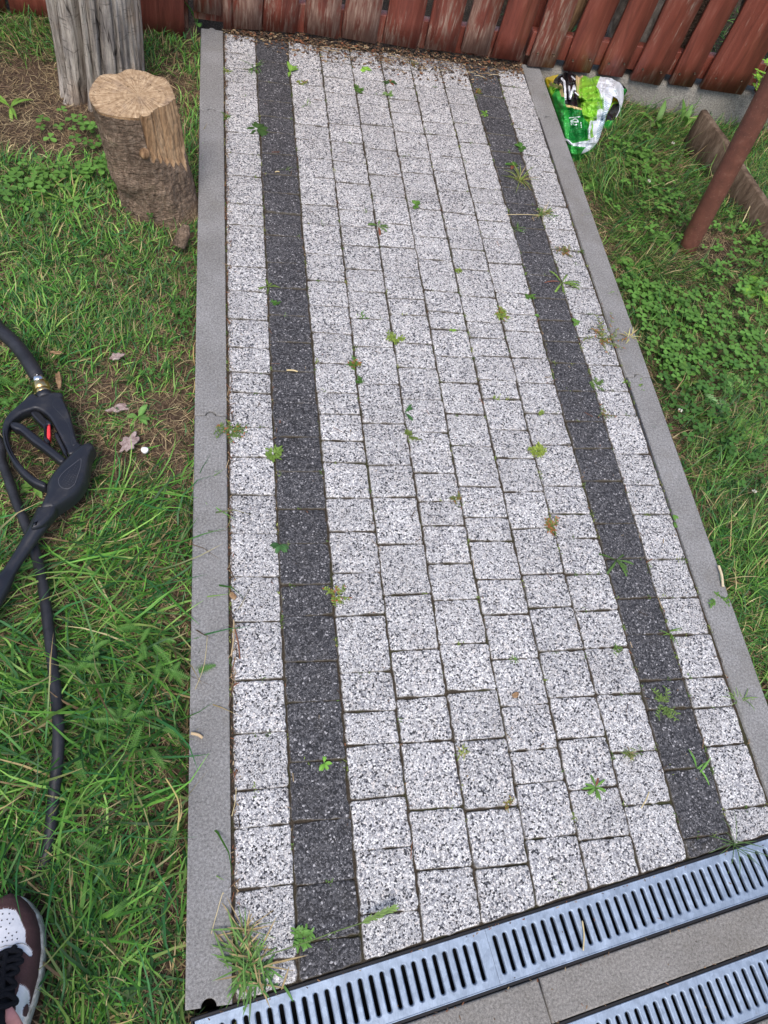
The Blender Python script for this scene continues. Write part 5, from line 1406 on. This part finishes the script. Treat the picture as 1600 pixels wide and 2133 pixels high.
    mats = list(MM) + [1] * len(rim)
    o = obj('plastic_bag', V2, faces, [M[q] for q in names], origin=Vector((1.13, 1.72, -.05)), smooth=True, fmat=mats)
    return tag(o, 'crumpled green, white and black plastic bag lying by the fence at the kerb end', 'plastic bag')
bag()

# ================================================================== PRESSURE WASHER GUN AND HOSE
def gun():
    root = tag(empty('spray_gun', (*Zg(650, 1000, 0)[:2], -.02)), 'black plastic pressure washer gun with red catch lying on the grass', 'spray gun')
    def out(P, n=5): return [Zg(a, b, .040)[:2] for a, b in catmull(P, n)]
    bp = M['blackplastic']
    body = [(500, 285), (540, 272), (600, 248), (690, 230), (760, 228), (806, 238), (822, 262), (818, 310), (850, 370), (890, 460), (925, 560), (955, 660), (980, 760), (1000, 840), (1040, 895), (1090, 925), (1030, 1000), (905, 1045), (868, 960), (800, 830), (725, 690), (650, 560),
            (560, 480), (470, 438), (400, 455), (300, 490), (205, 555), (150, 610), (118, 660), (100, 760), (112, 860), (150, 970), (215, 1085), (300, 1195), (400, 1290), (500, 1360), (600, 1410), (585, 1472), (480, 1440), (370, 1375), (260, 1275), (165, 1150), (90, 1010), (40, 860), (22, 730), (45, 610), (110, 505), (230, 400), (340, 300), (395, 255), (450, 250)]
    v, f = slab_vf(out(body, 4), .016, .041, .0045, 4); obj('body', v, f, bp, root, smooth=True)
    # grip inlay, slightly proud
    inlay = [(700, 320), (800, 310), (835, 370), (880, 470), (915, 570), (945, 680), (972, 800), (1010, 900), (960, 935), (935, 900), (925, 780), (900, 690), (850, 600), (760, 500), (690, 420)]
    v, f = slab_vf(out(inlay, 4), .038, .0418, .0012, 2); obj('grip_panel', v, f, bp, root, smooth=True)
    # valve block behind the latch
    v, f = slab_vf(out([(740, 720), (800, 840), (868, 975), (880, 1060), (820, 1000), (760, 880), (700, 760)], 3), .012, .034, .003, 3); obj('grip_back', v, f, bp, root, smooth=True)
    lev = [(130, 615), (200, 605), (290, 630), (370, 690), (480, 780), (600, 870), (720, 970), (850, 1085), (790, 1140), (680, 1060), (540, 950), (400, 850), (300, 760), (240, 715), (180, 695), (130, 660)]
    v, f = slab_vf(out(lev), .018, .039, .0045, 4); obj('trigger', v, f, bp, root, smooth=True)
    lk = [(395, 480), (440, 455), (520, 480), (600, 560), (665, 600), (660, 640), (615, 640), (605, 700), (606, 790), (640, 840), (615, 880), (575, 850), (560, 800), (562, 670), (500, 600), (440, 540)]
    v, f = slab_vf(out(lk), .018, .036, .003, 3); lo = obj('latch', v, f, bp, root, smooth=True)
    v, f = slab_vf(out([(425, 480), (520, 500), (598, 600), (560, 632), (490, 560)], 3), .0355, .0368, .0006, 2); obj('latch_plate', v, f, M['channel'], lo, smooth=True)
    rd = [(612, 690), (628, 650), (650, 642), (656, 720), (656, 800), (635, 825), (610, 800)]
    v, f = slab_vf(out(rd, 4), .022, .039, .0022, 3); obj('catch', v, f, M['red'], root, smooth=True)
    # shell: domed lozenge
    S = [(1150, 902), (1195, 898), (1235, 935), (1240, 975), (1205, 1040), (1178, 1120), (1165, 1240), (1130, 1390), (1060, 1520), (960, 1620), (850, 1700), (760, 1760), (700, 1800), (560, 1800), (520, 1760), (560, 1650), (595, 1560), (598, 1460), (620, 1380), (680, 1280), (760, 1190), (850, 1100), (950, 1010), (1050, 940)]
    P = np.array(out(S, 5));
    if poly_area(P) < 0: P = P[::-1]
    N = len(P); cen = P.mean(0); ax = np.array(Zg(1180, 940, .04)[:2]) - np.array(Zg(600, 1760, .04)[:2]); axl = np.linalg.norm(ax); ax /= axl; nr = np.array([-ax[1], ax[0]])
    mid0 = (np.array(Zg(1180, 940, .04)[:2]) + np.array(Zg(600, 1760, .04)[:2])) / 2
    v = []; f = []
    def spine(q):   # nearest point on the long axis
        t = np.clip((q - mid0) @ ax, -axl * .42, axl * .42); return mid0 + ax * t - nr * .004
    levels = [(1.0, -.3), (1.0, 0), (.985, .22), (.93, .5), (.83, .75), (.70, .90), (.5, .97), (.25, 1.0)]
    for k, (s, h) in enumerate(levels):
        for q in P:
            sp_ = spine(q); w = sp_ + (q - sp_) * s; v.append((w[0], w[1], .026 + h * .026))
    for k in range(len(levels) - 1):
        for i in range(N):
            a = k * N + i; b = k * N + (i + 1) % N; f.append((a, b, b + N, a + N))
    f.append(tuple(range((len(levels) - 1) * N, len(levels) * N)))
    sh = obj('housing', v, f, bp, root, smooth=True)
    # teardrop outline and illegible moulded lettering on the housing
    tz = .0516
    te = catmull([(1045, 1108), (1062, 1120), (1050, 1220), (1010, 1340), (975, 1430), (900, 1490), (820, 1485), (770, 1430), (775, 1350), (850, 1260), (950, 1180)], 6)
    b = MB(); b.add(*tube_vf([Zg(a, c, tz) for a, c in te] + [Zg(*te[0], tz)], .0007, 6)); b.build('moulded_rim', M['moulding'], sh, smooth=True)
    b = MB()
    for r_ in range(6):
        for k in range(12):
            a0 = 800 + r_ * 27 + k * 16; c0 = 1400 - k * 24 + r_ * 16 + 20
            if not bool(in_poly(np.array(float(a0)), np.array(float(c0)), [(1025, 1160), (1015, 1240), (960, 1420), (890, 1460), (810, 1450), (795, 1400), (800, 1350), (900, 1250)])): continue
            if random.random() < .15: continue
            a1 = a0 + random.uniform(5, 11); c1 = c0 - random.uniform(2, 12)
            b.add(*tube_vf([Zg(a0, c0, tz + .0002), Zg(a1, c1, tz + .0002)], .00045, 4))
    b.build('moulded_lettering', M['moulding'], sh)
    # collar tongue that wraps the lance, with its parting line
    tg = [(500, 1800), (640, 1710), (740, 1590), (775, 1585), (770, 1650), (745, 1760), (700, 1860), (560, 2000), (420, 2040), (440, 1930)]
    v, f = slab_vf(out(tg, 4), .020, .0505, .008, 4); obj('lance_collar', v, f, bp, root, smooth=True)
    # lance
    L = [(600, 1780, .034, .0150), (520, 1960, .031, .0150), (430, 2100, .029, .0128), (330, 2260, .026, .0115), (200, 2460, .024, .0105), (120, 2590, .023, .0110), (20, 2740, .022, .0160), (-120, 2960, .020, .0185), (-400, 3400, .018, .0180)]
    pts = catmull([Zg(a, c, z) for a, c, z, r in L], 5, False); rr = np.interp(np.linspace(0, len(L) - 1, len(pts)), range(len(L)), [q[3] for q in L])
    v, f = tube_vf(pts, list(rr), 18, True, .95); obj('lance', v, f, bp, root, smooth=True)
    # couplings: brass nut, chromed nut
    a = np.array(Zg(575, 262, .030)); b_ = np.array(Zg(490, 30, .034)); d = (b_ - a)
    def seg(t0, t1, r, n, mat, name, smooth=False, r2=None):
        m = MB(); q0 = a + d * t0; q1 = a + d * t1
        m.add(*tube_vf([q0, q0 + (q1 - q0) * .06, q0 + (q1 - q0) * .94, q1], [r * .9, r, r2 or r, (r2 or r) * .9], n))
        obj(name, m.v, m.f, mat, root, smooth=smooth)
    seg(-.25, .06, .0150, 20, bp, 'inlet_socket', True)
    seg(.02, .26, .0135, 20, M['brass'], 'brass_collar', True)
    seg(.26, .66, .0150, 6, M['brass'], 'brass_nut')
    seg(.66, .98, .0120, 6, M['chrome'], 'steel_nut')
    seg(.90, 1.10, .0105, 20, M['chrome'], 'steel_ferrule', True)
    return root
gun()
def hose():
    root = tag(empty('hose', (-.45, .5, -.03)), 'black high pressure hose looping from the gun coupling down through the grass', 'hose')
    A = [Zg(494, 40, .034), G(66, 765, .036), G(52, 742, .036), G(30, 715, .034), G(0, 688, .030), G(-40, 655, .02)]
    loop = [(-.62, .74, -.005), (-.72, .66, -.012), (-.76, .54, -.012), (-.66, .44, -.012)]
    Bp = [G(u, v, z) for (u, v), z in zip(hoseB_px, [-.002] * (len(hoseB_px) - 2) + [-.014, -.030])]
    tail = [(-.30, -.33, -.050), (-.36, -.42, -.055), (-.46, -.60, -.055), (-.8, -.8, -.04)]
    ctrl = A + loop + Bp + tail
    pts = catmull(ctrl, 8, False)
    n = len(pts); nA = 4 * 8
    rad = [.0135 if i < nA else (.0135 - .0035 * min(1, (i - nA) / 10)) for i in range(n)]
    rad[0] = .0145; rad[1] = .0145; rad[2] = .0150
    sl = pts[:nA + 8]
    v, f = tube_vf(sl, [.0132] * 3 + [.0140] * (len(sl) - 3), 18); obj('kink_guard', v, f, M['rubber'], root, smooth=True)
    v, f = tube_vf(pts[nA + 4:], [.0090] * len(pts[nA + 4:]), 16); obj('hose_line', v, f, M['rubber'], root, smooth=True)
hose()

# ================================================================== PERSON'S FOOT
def shoe():
    zz = .03
    tip = np.array([-.2985, -.3470]); hd = R(-94); ax = np.array([math.cos(hd), math.sin(hd)]); sd_ = np.array([-ax[1], ax[0]])   # ax runs toe -> heel, sd_ points right
    Lg = .292
    ds = np.array([0, .004, .012, .026, .045, .07, .10, .13, .16, .19, .22, .25, .275, .288, .292])
    wr = np.array([0, .014, .025, .038, .047, .053, .0545, .051, .045, .040, .039, .038, .031, .016, 0])     # camera-right half
    wl = np.array([0, .013, .023, .035, .044, .050, .053, .053, .050, .046, .043, .040, .032, .016, 0])
    def outline(off=0):
        q = []
        t = np.concatenate([[0], np.geomspace(.002, .05, 12), np.linspace(.06, .25, 20), .292 - np.geomspace(.04, .002, 10), [.292]])
        for d in t: q.append(tip + ax * d + sd_ * (np.interp(d, ds, wr)))
        for d in t[::-1][1:-1]: q.append(tip + ax * d - sd_ * (np.interp(d, ds, wl)))
        return np.array(q)
    O = outline(); cen = tip + ax * .14
    root = tag(empty('person', (*cen, -.03)), 'foot of a standing person in a brown and white sneaker with black laces', 'person')
    # sole
    sn = empty('sneaker', (0, 0, 0)); sn.parent = root; sn.location = (0, 0, 0)
    v, f = slab_vf(O, -.028, .006, .004, 3); obj('sole', v, f, M['sole'], sn, smooth=True)
    # upper
    nd, na = 300, 240; v = []; V2 = []
    dd = Lg * (.004 + .992 * np.linspace(0, 1, nd))
    Hd = [0, .008, .02, .04, .06, .08, .10, .125, .15, .175, .20, .25, .285, .292]; Hh = [.012, .022, .031, .037, .039, .043, .053, .068, .082, .094, .100, .096, .088, .060]
    for d in dd:
        H = np.interp(d, Hd, Hh); a_, b_ = np.interp(d, ds, wl) - .0035, np.interp(d, ds, wr) - .0035
        a_, b_ = max(a_, .0015), max(b_, .0015)
        for k in range(na):
            t = k / (na - 1); th = math.pi * t
            cx = math.cos(th); sx = math.sin(th)
            ex = .62 if d < .11 else .62 + .25 * min(1, (d - .11) / .08)
            x = (abs(cx) ** .85) * (1 if cx > 0 else -1) * (b_ if cx > 0 else a_)
            z = .004 + H * sx ** ex
            q = tip + ax * d + sd_ * x
            v.append((q[0], q[1], z))
    V = np.array(v)
    PR_ = np.array([P2(*q) for q in V]); zx = PR_[:, 0] * 6.405; zy = (PR_[:, 1] - 1800) * 6.405
    toe = in_poly(zx, zy, [(-900, 600), (-300, 590), (0, 585), (100, 575), (200, 600), (250, 680), (300, 800), (345, 900), (352, 1060), (400, 1110), (440, 1170), (432, 1230), (380, 1230), (300, 1155), (210, 1130), (100, 1190), (0, 1240), (-400, 1240), (-900, 1000)])
    eye = in_poly(zx, zy, [(-900, 1240), (0, 1240), (110, 1190), (215, 1130), (260, 1170), (230, 1350), (190, 1500), (200, 1700), (180, 1900), (205, 2300), (-900, 2400)])
    side = in_poly(zx, zy, [(262, 1590), (330, 1620), (385, 1680), (402, 1780), (396, 1930), (375, 2200), (380, 2600), (260, 2600), (235, 2133), (205, 1980), (208, 1780), (240, 1690)])
    logo = in_poly(zx, zy, [(300, 1990), (305, 1940), (340, 1880), (372, 1862), (385, 1960), (378, 2030), (345, 2040), (310, 2030)])
    side &= ~logo
    # panels of suede stand proud of the white leather
    C3 = V.copy(); nrm = V - np.array([*cen, .01]); nrm /= np.linalg.norm(nrm, axis=1, keepdims=True)
    C3 += nrm * np.where(toe | side, -.0012, .0008)[:, None]
    zsoft = np.array([mnoise.noise(Vector(q * 35)) for q in V]); C3[:, 2] += .0012 * zsoft
    F = []; fm = []
    for i in range(nd - 1):
        for k in range(na - 1):
            a = i * na + k; F.append((a, a + na, a + na + 1, a + 1)); q = [a, a + 1, a + na, a + na + 1]
            fm.append(1 if (toe[q].sum() >= 3 or side[q].sum() >= 3) else (2 if eye[q].sum() >= 3 else 0))
    fm = np.array(fm)
    for nm, k, mt in (('suede_upper', 0, 'suede'), ('leather_panels', 1, 'shoe_white'), ('tongue', 2, 'lace')):
        sel = [F[i] for i in np.where(fm == k)[0]]; used = np.unique(np.array(sel)); rm = {int(a): i for i, a in enumerate(used)}
        obj(nm, C3[used], [tuple(rm[int(j)] for j in q) for q in sel], M[mt], sn, smooth=True)
    def on_upper(x6, y6, lift=.001):
        i = int(np.argmin((zx - x6) ** 2 + (zy - y6) ** 2)); return C3[i] + nrm[i] * lift
    b = MB()
    for (x6, y6) in [(38, 655), (125, 655), (22, 745), (97, 732), (174, 722), (130, 783), (10, 830), (85, 855), (118, 918), (165, 948), (220, 903), (72, 970), (235, 985), (166, 998), (97, 1018), (30, 1030), (-40, 700), (-60, 800), (-50, 900), (-60, 1000)]:
        q = on_upper(x6, y6, .0003); b.add(*tube_vf([q, q + np.array([0, 0, .0003])], .0009, 8))
    b.build('vent_holes', M['lace'], sn)
    # stitching line along the toe cap
    st_ = [on_upper(a, c, .0006) for a, c in [(-60, 1120), (0, 1108), (80, 1080), (160, 1082), (240, 1058), (310, 1055), (345, 1075)]]
    b = MB(); b.add(*tube_vf(catmull(st_, 5, False), .0005, 5)); b.build('stitching', M['sole'], sn)
    # laces
    for P_ in ([(190, 1135), (160, 1180), (110, 1240)], [(-60, 1300), (60, 1230), (160, 1210), (240, 1235), (200, 1290), (60, 1330)], [(-60, 1400), (80, 1360), (150, 1330), (250, 1350), (180, 1400), (40, 1440)], [(-60, 1500), (60, 1450), (130, 1420), (195, 1480), (100, 1530), (-40, 1560)],
               [(-60, 1640), (60, 1570), (170, 1640), (80, 1700), (-40, 1720)], [(-60, 1800), (80, 1760), (190, 1850), (90, 1900), (-40, 1920)], [(60, 1240), (40, 1400), (20, 1600), (10, 1800)]):
        pts = catmull([on_upper(a, c, .0055) for a, c in P_], 6, False)
        b = MB(); b.add(*tube_vf(pts, .0034, 8, True, .6)); b.build('lace', M['lace'], sn, smooth=True)
    q0 = on_upper(90, 1930, .006); q1 = on_upper(170, 2170, .006); b = MB(); b.add(*tube_vf([q0, (q0 + q1) / 2 + np.array([0, 0, .004]), q1], [.004, .008, .009], 10, True, .5)); b.build('tongue_tab', M['tongue'], sn, smooth=True)
    # trouser leg: tapered, folded cloth rising from the ankle
    v = []; f = []; n = 48; hs = np.linspace(.055, .60, 34); ank = tip + ax * .232 - sd_ * .004
    for h in hs:
        t = (h - .055) / .55
        c = ank + np.array([-.012 * t, -.07 * t])
        for i in range(n):
            a = 2 * math.pi * i / n
            r = .047 + .016 * t + .010 * math.exp(-t * 10) + .004 * math.sin(h * 46 + 2 * math.sin(a)) * math.exp(-t * 3) + .003 * mnoise.noise(Vector((math.cos(a) * 3, math.sin(a) * 3, h * 20)))
            v.append((c[0] + r * math.cos(a) * .92, c[1] + r * math.sin(a) * 1.12, h))
    for j in range(len(hs) - 1):
        for i in range(n):
            a = j * n + i; b_ = j * n + (i + 1) % n; f.append((a, b_, b_ + n, a + n))
    f.append(tuple(range((len(hs) - 1) * n, len(hs) * n))); f.append(tuple(range(n - 1, -1, -1)))
    obj('leg', v, f, M['denim'], root, smooth=True)
shoe()
